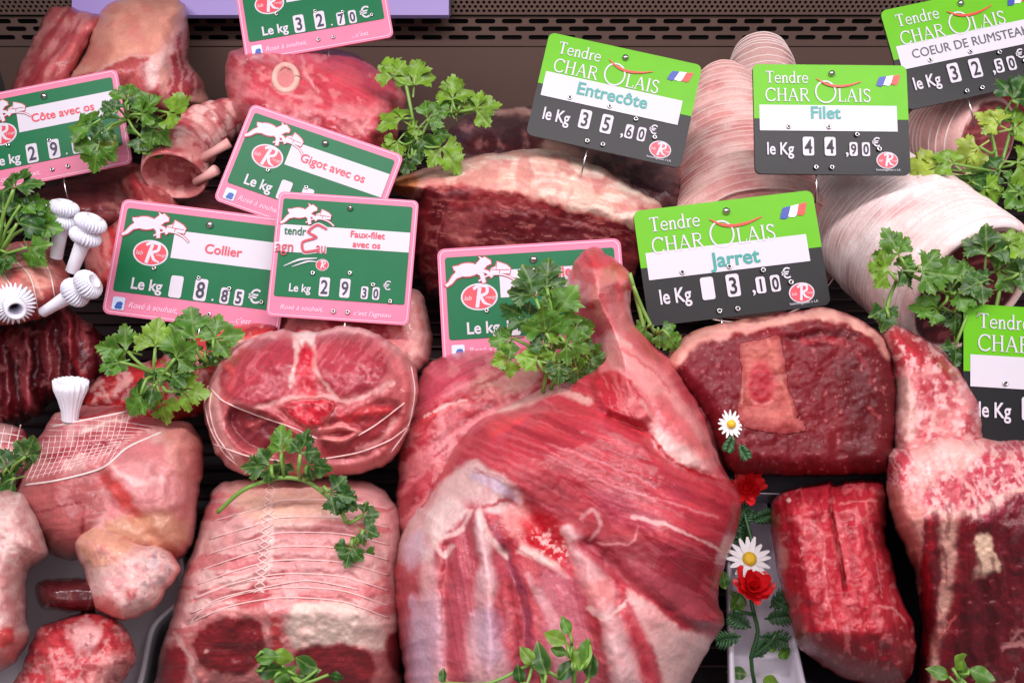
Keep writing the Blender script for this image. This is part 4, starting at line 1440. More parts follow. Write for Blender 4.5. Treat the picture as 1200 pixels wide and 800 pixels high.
frill('paper frill with straight flutes on the netted shoulder joint', (82, 492), (83, 446), .475, .47, 9, 14, 6, (), group=None)

# ---- red neck slices behind the saddle
b = Blob('lamb_neck_chunk', [(100, 478), (112, 446), (145, 428), (185, 420), (206, 398), (250, 380), (300, 372), (330, 380), (320, 410), (280, 425), (256, 450), (246, 480), (180, 500)], .54, (0, .4, .9), .03, 28, col=(196, 58, 60),
         lays=[N_(18, .5, .62, (226, 132, 128), .6, 3), S_(-20, 50, 8, .5, .6, (160, 34, 44), .8, 5), L_([(190, 402), (250, 386), (300, 378)], 5, (238, 130, 126), .7), N_(10, .6, .68, (236, 196, 190), .6, 9)], seed=21, ang=-20)
tag(b.obj, 'bright red lamb neck pieces under the Collier tag beside the parsley', 'meat')
b = Blob('lamb_rib_end', [(328, 410), (332, 368), (380, 352), (440, 348), (478, 338), (494, 344), (504, 380), (506, 412), (488, 440), (440, 440)], .56, (.05, .35, .93), .03, 28, col=(172, 62, 72),
         lays=[A_([(474, 335), (500, 340), (510, 412), (486, 440), (476, 400)], (228, 178, 172), 1, 3), N_(14, .55, .66, (216, 140, 138), .6, 3), L_([(340, 372), (400, 366), (470, 372)], 3, (226, 160, 158), .6), L_([(488, 350), (494, 384), (490, 420)], 3, (206, 110, 112), .6)], seed=22)
tag(b.obj, 'lamb block with a pale fat end behind the tied saddle', 'meat')

# ---- tied saddle, cross-section to the viewer
N = Blob('tied_lamb_saddle', [(238, 477), (240, 460), (246, 440), (259, 420), (280, 402), (308, 391), (335, 386), (347, 389), (358, 387), (370, 388), (392, 383), (415, 383), (438, 389), (456, 398), (478, 417), (488, 438), (491, 460), (487, 482), (475, 519), (450, 546), (406, 559), (340, 562), (289, 557), (262, 543), (245, 512)], .505, (0, .22, .97), .055, 60, back=.05, col=(196, 110, 114), res=1.9,
         lays=[E_(9, (226, 176, 172), .9, 4), N_(24, .5, .62, (176, 72, 80), .6, 3),
               A_([(258, 440), (264, 422), (284, 407), (312, 397), (342, 396), (346, 415), (342, 445), (326, 468), (296, 473), (272, 466), (260, 452)], (178, 70, 84), 1, 3, h=.002),
               A_([(371, 396), (392, 391), (416, 391), (440, 400), (454, 418), (452, 440), (436, 454), (410, 463), (386, 454), (372, 432)], (178, 70, 84), 1, 3, h=.002),
               S_(-60, 26, 4, .55, .66, (206, 116, 124), .6, 6, within=A_([(262, 440), (312, 397), (452, 400), (452, 440), (410, 463), (296, 473)], (0, 0, 0), 1, 5)),
               L_([(345, 388), (347, 420), (340, 452)], 5, (234, 196, 190)), L_([(370, 390), (368, 420), (376, 446), (396, 464)], 4, (230, 186, 180)), A_([(346, 386), (372, 388), (366, 404), (352, 406)], (236, 214, 208), 1, 2),
               L_([(359, 406), (358, 440), (360, 460)], (16, 26), (196, 40, 62)), N_(5, .6, .7, (226, 130, 136), .6, 8, within=D_(359, 440, 16, 36, (0, 0, 0))),
               L_([(300, 478), (332, 470), (352, 464), (384, 464), (420, 468), (460, 448)], 6, (226, 172, 168), .9), A_([(330, 474), (352, 466), (384, 466), (394, 478), (376, 500), (360, 504), (342, 492)], (196, 44, 62), 1, 2.5, h=.003), L_([(330, 474), (346, 494), (362, 504), (380, 498), (394, 476)], 2.5, (230, 150, 152), .8),
               A_([(272, 478), (300, 484), (330, 496), (320, 530), (288, 524), (268, 500)], (128, 42, 52), .85, 6, h=-.012), L_([(250, 446), (252, 480), (262, 520), (284, 546)], (10, 16), (226, 168, 164), .95, h=.004), L_([(262, 424), (274, 440), (268, 466)], 6, (214, 90, 92), .8),
               L_([(292, 500), (320, 490), (350, 508)], 8, (190, 90, 92), .8, h=.004), A_([(378, 500), (410, 484), (450, 470), (470, 480), (462, 520), (420, 540), (380, 536)], (160, 58, 66), .9, 5, h=-.006),
               L_([(376, 504), (400, 500), (418, 506), (402, 516), (380, 514)], 7, (232, 150, 148), 1, h=.005), L_([(400, 490), (430, 482), (456, 480)], 12, (206, 70, 76), .9, h=.005), L_([(470, 420), (478, 450), (470, 490), (450, 526)], 9, (216, 128, 128), .9, h=.003), L_([(420, 528), (450, 510), (462, 490)], 6, (226, 160, 158), .8),
               L_([(300, 540), (350, 552), (400, 548), (440, 532)], 14, (220, 140, 142), .9, h=.003)],
         ang=-50, seed=23, prof=.35)
Blob('backbone', [(330, 475), (352, 467), (384, 467), (393, 478), (377, 499), (361, 503), (343, 492)], .505, T=.003, R=12, back=.001, res=2.0, col=(204, 48, 66), parent=N.obj, seed=45, on=N, rough=(.0006, 8), warp=3,
     lays=[N_(5, .55, .65, (230, 120, 126), .6, 3), E_(2.2, (232, 160, 158), .8, 1.2), N_(7, .58, .68, (160, 20, 40), .6, 6)])
tag(N.obj, 'string-tied lamb saddle showing two round eyes of meat and red spine', 'meat')
twine(N, [[(247, 455), (262, 470), (300, 486), (340, 500), (372, 514)], [(420, 510), (440, 498), (474, 472)], [(244, 452), (240, 470), (246, 500), (262, 530), (280, 546)], [(248, 460), (246, 480), (254, 510), (276, 540)],
          [(250, 520), (290, 534), (330, 540)], [(376, 538), (420, 530), (456, 516), (478, 500)], [(482, 430), (486, 460), (478, 500), (458, 530)]], .00042, mat=simple('pale_pink_twine', (236, 198, 194), .7))

# ---- netted shoulder on the left
Pn = Blob('netted_lamb_shoulder', [(24, 560), (34, 535), (46, 512), (66, 484), (92, 476), (143, 472), (168, 484), (192, 490), (222, 496), (238, 520), (238, 550), (232, 590), (224, 640), (190, 665), (120, 660), (60, 650), (26, 610), (18, 580)], .50, (0, .45, .9), .05, 50, col=(204, 130, 132), res=2.5,
          lays=[N_(30, .5, .64, (222, 174, 170), .8, 3), S_(-12, 70, 7, .52, .62, (170, 60, 72), .8, 5, within=A_([(60, 490), (140, 476), (180, 500), (150, 540), (60, 560), (40, 540)], (0, 0, 0), 1, 10)), L_([(80, 494), (110, 488), (150, 478)], 6, (186, 50, 60), .9), L_([(96, 506), (130, 494), (152, 490)], 3, (236, 206, 198)),
                A_([(124, 545), (170, 535), (215, 548), (220, 590), (160, 600), (130, 580)], (216, 150, 150), .8, 8, h=.006), L_([(124, 560), (150, 590), (170, 620), (200, 650)], 14, (196, 70, 66), .9, h=-.003), L_([(132, 548), (160, 566), (190, 560)], 7, (236, 190, 186), .9), A_([(30, 565), (110, 555), (120, 610), (60, 640), (26, 610)], (170, 92, 92), .8, 8), L_([(40, 600), (96, 590), (96, 640)], 3, (140, 40, 54), .8), A_([(190, 500), (230, 504), (232, 560), (210, 560)], (214, 150, 138), .7, 8), A_([(130, 610), (200, 600), (222, 630), (180, 660), (120, 650)], (206, 160, 130), .8, 8)],
          ang=-12, seed=24)
tag(Pn.obj, 'netted lamb shoulder joint wearing a paper frill, under the left parsley', 'meat')
net = []
for i in range(11):
    net.append([(30 + i * 3, 560 - i * 7), (80 + i * 6, 548 - i * 5.4), (130 + i * 5, 530 - i * 3)])
for i in range(16):
    net.append([(44 + i * 7.2, 516 - i * 2.4), (40 + i * 7, 540 - i * 2), (30 + i * 6.6, 564 - i * 1.6)])
twine(Pn, net, .00019, -.0001, 'netting', simple('net_pink', (238, 210, 206), .7))
twine(Pn, [[(30, 568), (70, 562), (120, 548), (150, 524), (190, 506)], [(60, 500), (90, 494), (150, 482)]], .0006)
b = Blob('netted_roast', [(-40, 498), (-5, 494), (24, 502), (36, 520), (34, 548), (20, 575), (-10, 580), (-40, 580)], .52, (0, .4, .9), .03, 25, col=(196, 122, 126), lays=[S_(-15, 60, 6, .5, .6, (166, 66, 76), .7, 3), N_(20, .5, .6, (224, 180, 176), .7, 5)], seed=25)
tag(b.obj, 'piece of netted roast cut off by the left edge below the ribs', 'meat')
twine(b, [[(-30 + i * 9, 498), (-36 + i * 9, 530), (-30 + i * 8, 572)] for i in range(7)] + [[(-30, 510 + i * 10), (0, 507 + i * 10), (30, 512 + i * 9)] for i in range(6)], .00035, .0002, 'netting')
Q = Blob('white_fat_joint', [(-40, 578), (0, 574), (26, 577), (40, 596), (57, 646), (34, 672), (32, 714), (34, 748), (16, 777), (-10, 792), (-40, 800)], .455, (-.1, .4, .9), .05, 40, col=(232, 200, 194), res=2.6,
         lays=[N_(30, .5, .65, (222, 172, 168), .7, 3), N_(9, .58, .68, (206, 140, 140), .5, 12), N_(5, .62, .7, (244, 226, 220), .5, 14), L_([(0, 600), (26, 590), (50, 640)], 5, (240, 214, 208), .8), D_(4, 746, 15, 13, (186, 60, 66), .95), D_(6, 748, 8, 7, (206, 92, 90), .9), L_([(30, 680), (20, 700), (-6, 716)], 6, (196, 140, 140), .6), A_([(-20, 760), (20, 765), (10, 790), (-20, 796)], (214, 120, 116), .7, 6)], seed=26)
tag(Q.obj, 'white fatty joint with a small red bone spot, cut off by the left edge', 'meat')
kd = Blob('lamb_kidney', [(40, 694), (44, 682), (58, 677), (90, 676), (118, 680), (122, 700), (112, 716), (72, 717), (48, 712)], .455, (0, .4, .9), .03, 16, col=(92, 34, 40), mat=meat_material('kidney', .22, .05, .0, .6, .2), lays=[N_(12, .6, .7, (120, 50, 54), .5, 3)], seed=27, rough=(.0006, 20))
tag(kd.obj, 'glossy dark brown kidney tucked under the pale suet lump', 'meat')
su = Blob('suet_lump', [(86, 640), (90, 628), (109, 613), (132, 617), (161, 634), (187, 638), (204, 652), (211, 668), (198, 688), (184, 710), (160, 724), (140, 726), (112, 714), (104, 695), (98, 668)], .445, (.05, .4, .9), .03, 28, col=(234, 198, 192), res=2.3,
         lays=[A_([(86, 636), (110, 614), (140, 622), (160, 638), (140, 656), (110, 664)], (224, 164, 132), .8, 10), N_(8, .6, .68, (140, 100, 100), .5, 4, within=A_([(104, 640), (130, 640), (140, 655), (110, 664)], (0, 0, 0), 1, 8)), N_(9, .55, .66, (196, 176, 180), .7, 6, within=D_(180, 664, 22, 26, (0, 0, 0))), N_(6, .64, .7, (110, 70, 84), .6, 9, within=L_([(176, 690), (186, 668), (170, 655)], 24, (0, 0, 0))), A_([(150, 690), (162, 692), (160, 702), (150, 702)], (196, 92, 96), .9, 3), E_(3, (222, 140, 138), .7), N_(7, .58, .68, (214, 150, 150), .5, 18), L_([(120, 640), (150, 668), (176, 680)], 2, (210, 130, 130), .6), A_([(104, 700), (130, 700), (144, 722), (116, 716)], (216, 120, 116), .7, 6)], seed=28)
tag(su.obj, 'pale lump of suet with grey flecks beside the tied roast', 'meat')
b = Blob('bone_in_chunk', [(24, 785), (30, 768), (38, 748), (50, 732), (75, 724), (101, 716), (124, 718), (140, 727), (152, 744), (159, 762), (157, 780), (140, 805), (120, 835), (30, 840), (10, 815)], .44, (0, .45, .9), .045, 36, col=(200, 76, 84), res=2.4,
         lays=[A_([(78, 736), (104, 728), (122, 738), (116, 756), (92, 764)], (232, 178, 176), .9, 7, h=.003), L_([(40, 750), (64, 736), (84, 726)], 12, (166, 50, 60), .7), L_([(60, 760), (66, 784), (80, 805)], 5, (238, 170, 168), .8), L_([(126, 732), (118, 764), (100, 790)], 6, (190, 34, 46), .8), A_([(110, 776), (150, 760), (146, 800), (100, 812)], (226, 160, 156), .8, 8), N_(16, .55, .66, (228, 150, 150), .6, 4), N_(6, .58, .66, (240, 190, 188), .5, 14), N_(9, .6, .7, (150, 30, 44), .6, 16), L_([(36, 780), (50, 770), (60, 800)], 8, (170, 120, 110), .6)], seed=29)
tag(b.obj, 'wet red bone-in chunk in the bottom left below the kidney', 'meat')

# ---- tied saddle roast in front
tl = []
for i, y in enumerate((592, 612, 630, 646, 662, 678, 694, 706)):
    x0 = 240 - i * 4.4; dx = 1.0 + i * .0
    tl.append([(x0 + 10, y + 18 + i), (x0 + 60, y + 4), (330, y - 6), (400, y - 6 + i * .6), (456, y + 4 + i * 2)])
tl += [[(222, 730), (250, 704), (300, 690), (360, 680), (420, 690)], [(228, 700), (270, 684), (330, 676)]]
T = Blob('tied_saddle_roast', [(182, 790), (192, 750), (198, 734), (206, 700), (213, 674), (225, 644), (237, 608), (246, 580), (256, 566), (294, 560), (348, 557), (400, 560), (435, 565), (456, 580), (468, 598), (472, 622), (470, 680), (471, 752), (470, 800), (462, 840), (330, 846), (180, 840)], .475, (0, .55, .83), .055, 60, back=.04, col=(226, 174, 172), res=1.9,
         lays=[N_(36, .5, .64, (236, 200, 194), .8, 3), S_(-6, 60, 9, .55, .66, (206, 110, 116), .7, 5), A_([(280, 690), (310, 680), (320, 700), (300, 716), (278, 710)], (196, 66, 76), .8, 5), A_([(330, 620), (400, 616), (430, 640), (420, 690), (350, 690)], (222, 160, 160), .7, 10), L_([(324, 566), (318, 600), (316, 650), (306, 690)], (5, 8), (240, 212, 206), .8), A_([(270, 575), (330, 570), (380, 575), (400, 600), (300, 610)], (230, 192, 168), .7, 12),
               A_([(176, 800), (190, 768), (206, 744), (226, 742), (240, 722), (300, 712), (330, 722), (352, 712), (400, 716), (436, 730), (466, 752), (480, 800), (470, 850), (170, 850)], (206, 132, 130), 1, 3),
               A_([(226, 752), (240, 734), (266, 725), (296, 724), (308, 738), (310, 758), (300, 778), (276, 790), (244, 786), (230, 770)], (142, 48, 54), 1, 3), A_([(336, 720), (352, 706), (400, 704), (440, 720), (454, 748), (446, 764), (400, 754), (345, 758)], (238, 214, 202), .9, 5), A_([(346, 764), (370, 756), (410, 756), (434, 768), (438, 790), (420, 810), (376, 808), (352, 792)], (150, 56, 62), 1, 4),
               L_([(324, 728), (326, 760), (322, 800)], 12, (196, 60, 66), .8), N_(10, .6, .68, (232, 180, 176), .6, 7, within=L_([(320, 720), (324, 800)], 40, (0, 0, 0))), A_([(186, 786), (204, 756), (216, 760), (218, 790), (200, 840), (180, 830)], (150, 46, 56), .95, 4), A_([(452, 750), (468, 740), (472, 790), (456, 780)], (150, 50, 58), .9, 3), L_([(206, 742), (224, 780), (236, 840)], 6, (236, 194, 188), .8), D_(242, 762, 3, 3, (226, 170, 160))],
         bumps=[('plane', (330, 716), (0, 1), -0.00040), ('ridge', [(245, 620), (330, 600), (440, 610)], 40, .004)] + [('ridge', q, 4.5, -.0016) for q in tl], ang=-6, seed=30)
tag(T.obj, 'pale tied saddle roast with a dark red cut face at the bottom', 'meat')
twine(T, tl, .00034, mat=simple('pale_pink_twine', (236, 198, 194), .7))
zz = [[(318 + (6 if k % 2 else -6) - k * .9, 566 + k * 8) for k in range(17)], [(318 + (-6 if k % 2 else 6) - k * .9, 566 + k * 8) for k in range(17)]]
twine(T, zz, .0004, .0004, 'knotted_seam', simple('pale_pink_twine', (236, 198, 194), .7))

# ---- boned shoulder behind, then the large leg
V = Blob('boned_lamb_shoulder', [(464, 620), (466, 560), (470, 505), (482, 460), (505, 425), (540, 410), (600, 408), (650, 402), (720, 420), (800, 446), (836, 458), (849, 485), (852, 530), (848, 570), (800, 590), (700, 600), (560, 610), (490, 640)], .515, (0, .4, .92), .05, 45, col=(190, 84, 94), res=2.5,
         lays=[S_(-30, 90, 10, .5, .62, (222, 140, 146), .7, 3), A_([(560, 436), (620, 420), (634, 440), (600, 462), (550, 462)], (228, 184, 170), .8, 8), L_([(490, 500), (530, 470), (580, 458)], 12, (200, 64, 72), .8), S_(-30, 50, 5, .56, .64, (166, 48, 64), .7, 7), A_([(488, 430), (560, 412), (600, 430), (540, 450), (494, 480)], (196, 84, 104), .8, 10), L_([(836, 470), (842, 500), (838, 540)], 14, (204, 120, 128), .7), L_([(500, 486), (528, 474), (546, 468)], 3, (240, 206, 200)), N_(14, .58, .68, (226, 150, 150), .5, 9)], ang=-30, seed=31)
tag(V.obj, 'pink boned lamb shoulder lying behind the large leg', 'meat')
U_OUT = [(698, 289), (684, 294), (674, 306), (664, 334), (665, 361), (680, 380), (696, 396), (694, 414), (664, 436), (636, 452), (600, 470), (570, 484), (550, 498), (530, 524), (508, 560), (490, 590), (474, 616), (464, 650), (460, 690), (466, 740), (474, 790), (480, 850), (560, 860), (700, 860), (790, 850), (808, 804), (820, 778), (836, 752), (849, 731), (842, 700), (844, 675), (858, 640), (869, 590), (862, 572), (853, 557), (837, 520), (820, 473), (793, 430), (761, 398), (744, 378), (738, 350), (742, 332), (734, 316), (716, 300)]


def ufib(X):
    a1 = np.radians(22.0); a2 = np.radians(78.0)
    t = smooth01((X[:, 1] + (X[:, 0] - 660) * -0.7 - 600) / 80 + .5)
    t = np.where(X[:, 1] < 440, 1 - .3, t)
    p1 = np.column_stack([X[:, 0] * math.cos(a1) + X[:, 1] * math.sin(a1), -X[:, 0] * math.sin(a1) + X[:, 1] * math.cos(a1)])
    p2 = np.column_stack([X[:, 0] * math.cos(a2) + X[:, 1] * math.sin(a2), -X[:, 0] * math.sin(a2) + X[:, 1] * math.cos(a2)])
    return p1 * (1 - t)[:, None] + p2 * t[:, None]


WF = (238, 206, 204)
U = Blob('raw_lamb_joint', U_OUT, .475, (0, .28, .96), .062, 95, back=.045, col=(190, 68, 80), res=1.8, fibf=ufib, seed=32, warp=3, rough=(.0013, 26),
         lays=[A_([(556, 500), (640, 478), (706, 488), (740, 502), (766, 514), (786, 538), (820, 558), (860, 566), (890, 590), (870, 760), (700, 900), (460, 900), (440, 620)], None, 1, 4, h=.006, fat=0), S_(24, 170, 9, .48, .66, (152, 42, 58), .5, 3), S_(24, 150, 5, .6, .72, (212, 116, 124), .45, 5), N_(60, .5, .7, (186, 84, 104), .5, 7),
               # shank
               A_([(700, 284), (670, 300), (656, 340), (676, 388), (700, 410), (704, 440), (740, 450), (756, 480), (770, 505), (800, 540), (856, 566), (846, 510), (826, 465), (795, 426), (750, 380), (745, 330), (725, 300)], (222, 128, 132), 1, 3),
               L_([(742, 392), (790, 440), (822, 490), (846, 548)], 16, (196, 70, 84), .8), L_([(716, 404), (752, 436), (790, 476), (830, 536)], (22, 30), (232, 164, 162), .85), A_([(762, 500), (788, 512), (826, 548), (800, 546), (772, 524)], (238, 200, 194), .95, 6), L_([(706, 398), (716, 420), (746, 452)], 8, (234, 176, 172), .8), L_([(730, 408), (766, 436), (786, 460)], 3, (206, 80, 92), .7), L_([(776, 470), (800, 500), (826, 530)], 14, (206, 92, 98), .7),
               D_(700, 302, 20, 14, (204, 48, 66), .9), L_([(676, 312), (668, 340), (672, 366)], 10, (208, 62, 78), .8), A_([(678, 330), (700, 320), (712, 346), (702, 372), (682, 366)], (226, 150, 146), .9, 8), L_([(724, 312), (738, 328), (730, 346)], 10, (196, 44, 60), .85), D_(692, 359, 7, 5, (190, 30, 50), .9), L_([(735, 340), (738, 366), (746, 380)], 6, (232, 170, 168), .9), N_(12, .58, .68, (196, 56, 70), .6, 11, within=D_(705, 330, 45, 45, (0, 0, 0))), L_([(694, 398), (720, 394), (740, 404)], 6, (238, 190, 184), .8),
               # red knuckle
               A_([(694, 440), (716, 434), (740, 444), (754, 466), (762, 488), (744, 496), (720, 486), (700, 470)], (184, 50, 66), 1, 3, h=.004), S_(62, 30, 4, .5, .6, (214, 116, 118), .7, 13, within=A_([(694, 440), (740, 444), (762, 488), (720, 486)], (0, 0, 0), 1, 4)), L_([(752, 470), (762, 486), (772, 500)], 6, (234, 176, 172), .7),
               L_([(856, 564), (820, 556), (786, 536), (766, 512), (740, 500), (706, 486)], (5, 4), (178, 24, 44), .9),
               # pale ridge on the top edge
               L_([(594, 478), (628, 464), (650, 456), (690, 470)], (14, 8), (232, 186, 178), .8), L_([(566, 494), (600, 482), (640, 480)], 8, (208, 100, 106), .7), L_([(556, 510), (600, 500), (660, 520), (740, 556), (850, 596)], 6, (150, 36, 56), .5),
               # left membrane
               A_([(470, 624), (492, 588), (520, 560), (552, 540), (574, 548), (600, 566), (614, 590), (600, 604), (560, 600), (530, 612), (504, 650), (470, 660)], (226, 190, 188), 1, 5), L_([(556, 556), (586, 572), (604, 592)], 12, (206, 186, 206), .8), L_([(566, 594), (590, 586), (606, 590)], 6, (180, 60, 74), .8), L_([(548, 512), (520, 556), (494, 590)], 7, (186, 76, 80), .85),
               # bands to the lower left
               L_([(496, 640), (504, 700), (502, 800), (504, 850)], (20, 44), WF, .85, h=.0014), L_([(482, 650), (474, 700), (484, 800)], (20, 22), (178, 70, 80), .8), A_([(480, 720), (510, 700), (520, 770), (500, 800), (476, 790)], (200, 166, 190), .6, 12), L_([(548, 604), (540, 660), (543, 740), (546, 850)], (40, 16), (182, 76, 92), .95), L_([(562, 604), (570, 660), (568, 730), (576, 850)], (10, 44), (230, 194, 196), .85, h=.0015), A_([(556, 720), (582, 716), (590, 770), (566, 780)], (204, 172, 196), .6, 10), L_([(580, 620), (600, 664), (616, 710), (622, 790)], (6, 16), (150, 58, 86), .95), L_([(586, 704), (604, 740), (610, 772)], (4, 10), (170, 62, 76), .9), L_([(562, 600), (574, 632), (592, 652)], 7, (236, 206, 200), .9), L_([(504, 626), (520, 650), (530, 640)], 6, (240, 210, 204), .9), L_([(516, 630), (540, 620), (552, 600)], 5, (236, 204, 198), .8),
               A_([(596, 588), (620, 596), (626, 622), (606, 632), (590, 612)], (228, 160, 156), .85, 5), A_([(614, 606), (640, 600), (662, 616), (666, 650), (646, 656), (616, 640)], (200, 44, 60), .8, 6), N_(6, .5, .6, (186, 20, 40), .9, 15, within=D_(636, 628, 30, 28, (0, 0, 0))), N_(5, .58, .66, (240, 200, 196), .8, 17, within=D_(646, 640, 30, 22, (0, 0, 0))),
               L_([(612, 644), (640, 656), (664, 676)], (14, 6), (238, 200, 192), .9, h=.001), L_([(604, 640), (634, 662), (664, 684)], 2.5, (150, 40, 58), .5), A_([(500, 600), (524, 582), (548, 596), (530, 618), (506, 630)], (240, 214, 210), .8, 4, h=.003), A_([(470, 640), (494, 618), (500, 640), (482, 668)], (214, 190, 206), .7, 6), L_([(554, 552), (580, 556), (600, 570)], 2.5, (160, 60, 76), .5), L_([(560, 484), (600, 474), (640, 452)], (10, 5), (240, 206, 198), .8, h=.003), A_([(566, 500), (590, 486), (620, 484), (600, 500), (574, 512)], (206, 80, 84), .8, 3, h=.003), L_([(700, 486), (730, 496), (760, 512)], 4, (214, 84, 92), .8), L_([(556, 548), (600, 572), (660, 596), (720, 602)], 3, (146, 42, 60), .45), L_([(690, 560), (760, 582), (840, 606)], 2.5, (224, 150, 156), .6), L_([(640, 520), (700, 540), (770, 572)], 2.5, (220, 136, 144), .6), A_([(634, 668), (672, 676), (690, 740), (700, 800), (650, 800), (636, 730)], (194, 104, 120), .8, 8), L_([(664, 620), (700, 690), (726, 760), (740, 840)], (16, 44), (230, 190, 190), .9, h=.0015), A_([(684, 686), (712, 680), (720, 706), (696, 712)], (226, 140, 136), .7, 7), L_([(690, 712), (712, 724), (738, 700)], (6, 4), (240, 208, 202), .95), L_([(736, 706), (756, 750), (784, 800), (800, 850)], (8, 30), (190, 80, 90), .9),
               A_([(736, 690), (770, 712), (800, 736), (836, 750), (816, 790), (806, 850), (790, 850), (766, 760), (744, 716)], (224, 184, 180), .95, 4),
               A_([(466, 640), (520, 610), (560, 610), (590, 640), (640, 690), (700, 740), (760, 850), (470, 850)], (226, 180, 182), .08, 14), L_([(618, 672), (650, 730), (668, 850)], (8, 26), (224, 182, 184), .6), L_([(484, 700), (492, 760), (500, 850)], (10, 26), (216, 184, 204), .6),
               # right dark muscle
               A_([(672, 634), (720, 628), (800, 640), (858, 640), (844, 680), (852, 735), (828, 742), (790, 726), (752, 692), (710, 664)], (158, 50, 64), .95, 5), S_(26, 90, 6, .54, .62, (196, 96, 108), .6, 19, within=A_([(672, 634), (858, 640), (844, 735), (752, 692)], (0, 0, 0), 1, 5)), L_([(680, 606), (696, 598), (706, 616), (690, 632)], 5, (226, 170, 170), .8), L_([(744, 606), (780, 616), (816, 630), (846, 646)], (5, 3), (232, 184, 182), .85), L_([(700, 636), (740, 636), (748, 618)], 2.5, (226, 160, 160), .7), L_([(862, 590), (850, 640), (838, 680)], 6, (206, 112, 118), .7), L_([(600, 520), (690, 556), (780, 600)], 3, (206, 104, 114), .6)],
         bumps=[('g', 736, 332, 9, .006), ('g', 690, 345, 14, .004), ('ridge', [(726, 316), (722, 340), (728, 366)], 5, -.004), ('g', 700, 315, 22, .008), ('ridge', [(700, 330), (722, 390), (780, 470), (826, 540)], 26, .008), ('ridge', [(560, 520), (640, 540), (740, 590), (840, 640)], 40, .007), ('ridge', [(846, 566), (790, 546), (756, 508), (716, 492)], 7, -.006), ('ridge', [(600, 590), (640, 625), (672, 660)], 14, -.007), ('ridge', [(560, 610), (572, 680), (575, 800)], 10, .005), ('ridge', [(592, 650), (612, 720), (616, 800)], 8, -.005), ('ridge', [(524, 640), (522, 720), (526, 800)], 7, -.004), ('ridge', [(680, 660), (716, 740), (730, 820)], 16, .005), ('ridge', [(690, 640), (760, 700), (830, 745)], 9, -.005), ('g', 790, 660, 50, .008)])
tag(U.obj, 'huge raw lamb leg with its shank bone pointing up in the centre', 'meat')

# ---- beef shin slab
Wb = Blob('beef_shin_slab', [(782, 430), (796, 400), (820, 386), (850, 378), (883, 372), (930, 365), (967, 361), (1000, 371), (1028, 388), (1045, 413), (1051, 443), (1054, 490), (1050, 530), (1042, 553), (1000, 557), (967, 558), (880, 556), (850, 548), (830, 500)], .51, (.02, .2, .97), .045, 26, back=.06, col=(128, 26, 38), res=1.9, mat=SB, prof=.3,
          lays=[N_(46, .5, .7, (108, 22, 32), .4, 3), S_(80, 90, 12, .58, .74, (146, 42, 54), .25, 5), A_([(804, 414), (846, 396), (868, 400), (872, 424), (862, 468), (842, 498), (812, 484), (796, 440)], (130, 34, 48), .9, 4), A_([(862, 500), (940, 506), (990, 520), (970, 556), (870, 552)], (122, 30, 40), .8, 8), A_([(918, 394), (990, 384), (1010, 396), (960, 404), (924, 402)], (96, 14, 26), .9, 4, h=-.002), L_([(940, 400), (966, 396), (984, 400)], 8, (166, 36, 52), .9), A_([(985, 420), (1044, 420), (1050, 540), (1000, 552), (990, 480)], (96, 24, 32), .7, 10), N_(4, .74, .78, (196, 120, 118), .5, 9), L_([(1020, 480), (1032, 492)], 3, (176, 80, 84), .8), L_([(1000, 410), (1016, 430), (1024, 450)], 4, (150, 36, 50), .7),
                L_([(786, 428), (800, 406), (830, 392), (883, 382), (930, 373), (967, 369), (1000, 378), (1026, 394), (1042, 418)], (16, 9), (230, 172, 160), 1, 3, h=.002), L_([(800, 392), (850, 374), (900, 366)], 10, (206, 150, 126), .8), N_(8, .62, .7, (150, 90, 80), .5, 12, within=L_([(800, 396), (850, 378), (900, 370)], 20, (0, 0, 0)))],
          ang=80, seed=33)
Blob('marrow_bone', [(866, 406), (884, 398), (914, 394), (920, 418), (926, 462), (944, 504), (908, 508), (866, 494), (869, 440)], .51, T=.0003, R=10, back=.001, res=2.0, col=(184, 98, 92), parent=Wb.obj, seed=44, on=Wb, mat=SB, rough=(.0004, 9), warp=3,
     lays=[N_(26, .5, .7, (204, 124, 112), .6, 3), E_(6, (150, 56, 60), .75, 5), D_(893, 450, 17, 27, (198, 90, 92), .9, 0, .2), D_(893, 450, 14, 23, (176, 48, 62), .95, 0, .25), L_([(880, 468), (893, 475), (905, 468)], 2.2, (226, 150, 146), .9), L_([(868, 436), (870, 472)], 2.2, (224, 164, 146), .7), L_([(900, 396), (914, 440), (930, 490)], 4, (204, 126, 114), .6), A_([(872, 488), (940, 500), (920, 510), (880, 504)], (150, 50, 56), .5, 5)])
tag(Wb.obj, 'dark beef shin slab with a pale marrow bone core under the Jarret tag', 'meat')
# ---- right-hand rib steak and the strip above
b = Blob('marbled_beef_strip', [(1034, 392), (1046, 380), (1067, 388), (1090, 402), (1110, 416), (1132, 442), (1150, 480), (1150, 540), (1130, 570), (1070, 565), (1046, 530), (1046, 455), (1040, 418)], .505, (.05, .35, .93), .035, 22, col=(216, 140, 140), res=2.4,
         lays=[N_(14, .5, .6, (184, 66, 80), .8, 3), A_([(1042, 386), (1070, 394), (1086, 416), (1078, 440), (1056, 420)], (178, 48, 62), .85, 5), A_([(1080, 446), (1110, 440), (1124, 460), (1108, 478), (1084, 474)], (186, 70, 82), .8, 6), L_([(1086, 400), (1098, 426), (1120, 446)], 7, (160, 44, 56), .8), A_([(1050, 440), (1066, 440), (1078, 490), (1070, 516), (1054, 500)], (218, 180, 170), .8, 6), N_(7, .56, .64, (238, 190, 186), .7, 7)], seed=34, ang=50)
tag(b.obj, 'marbled pink beef strip wedged between the shin slab and the rib steak', 'meat')
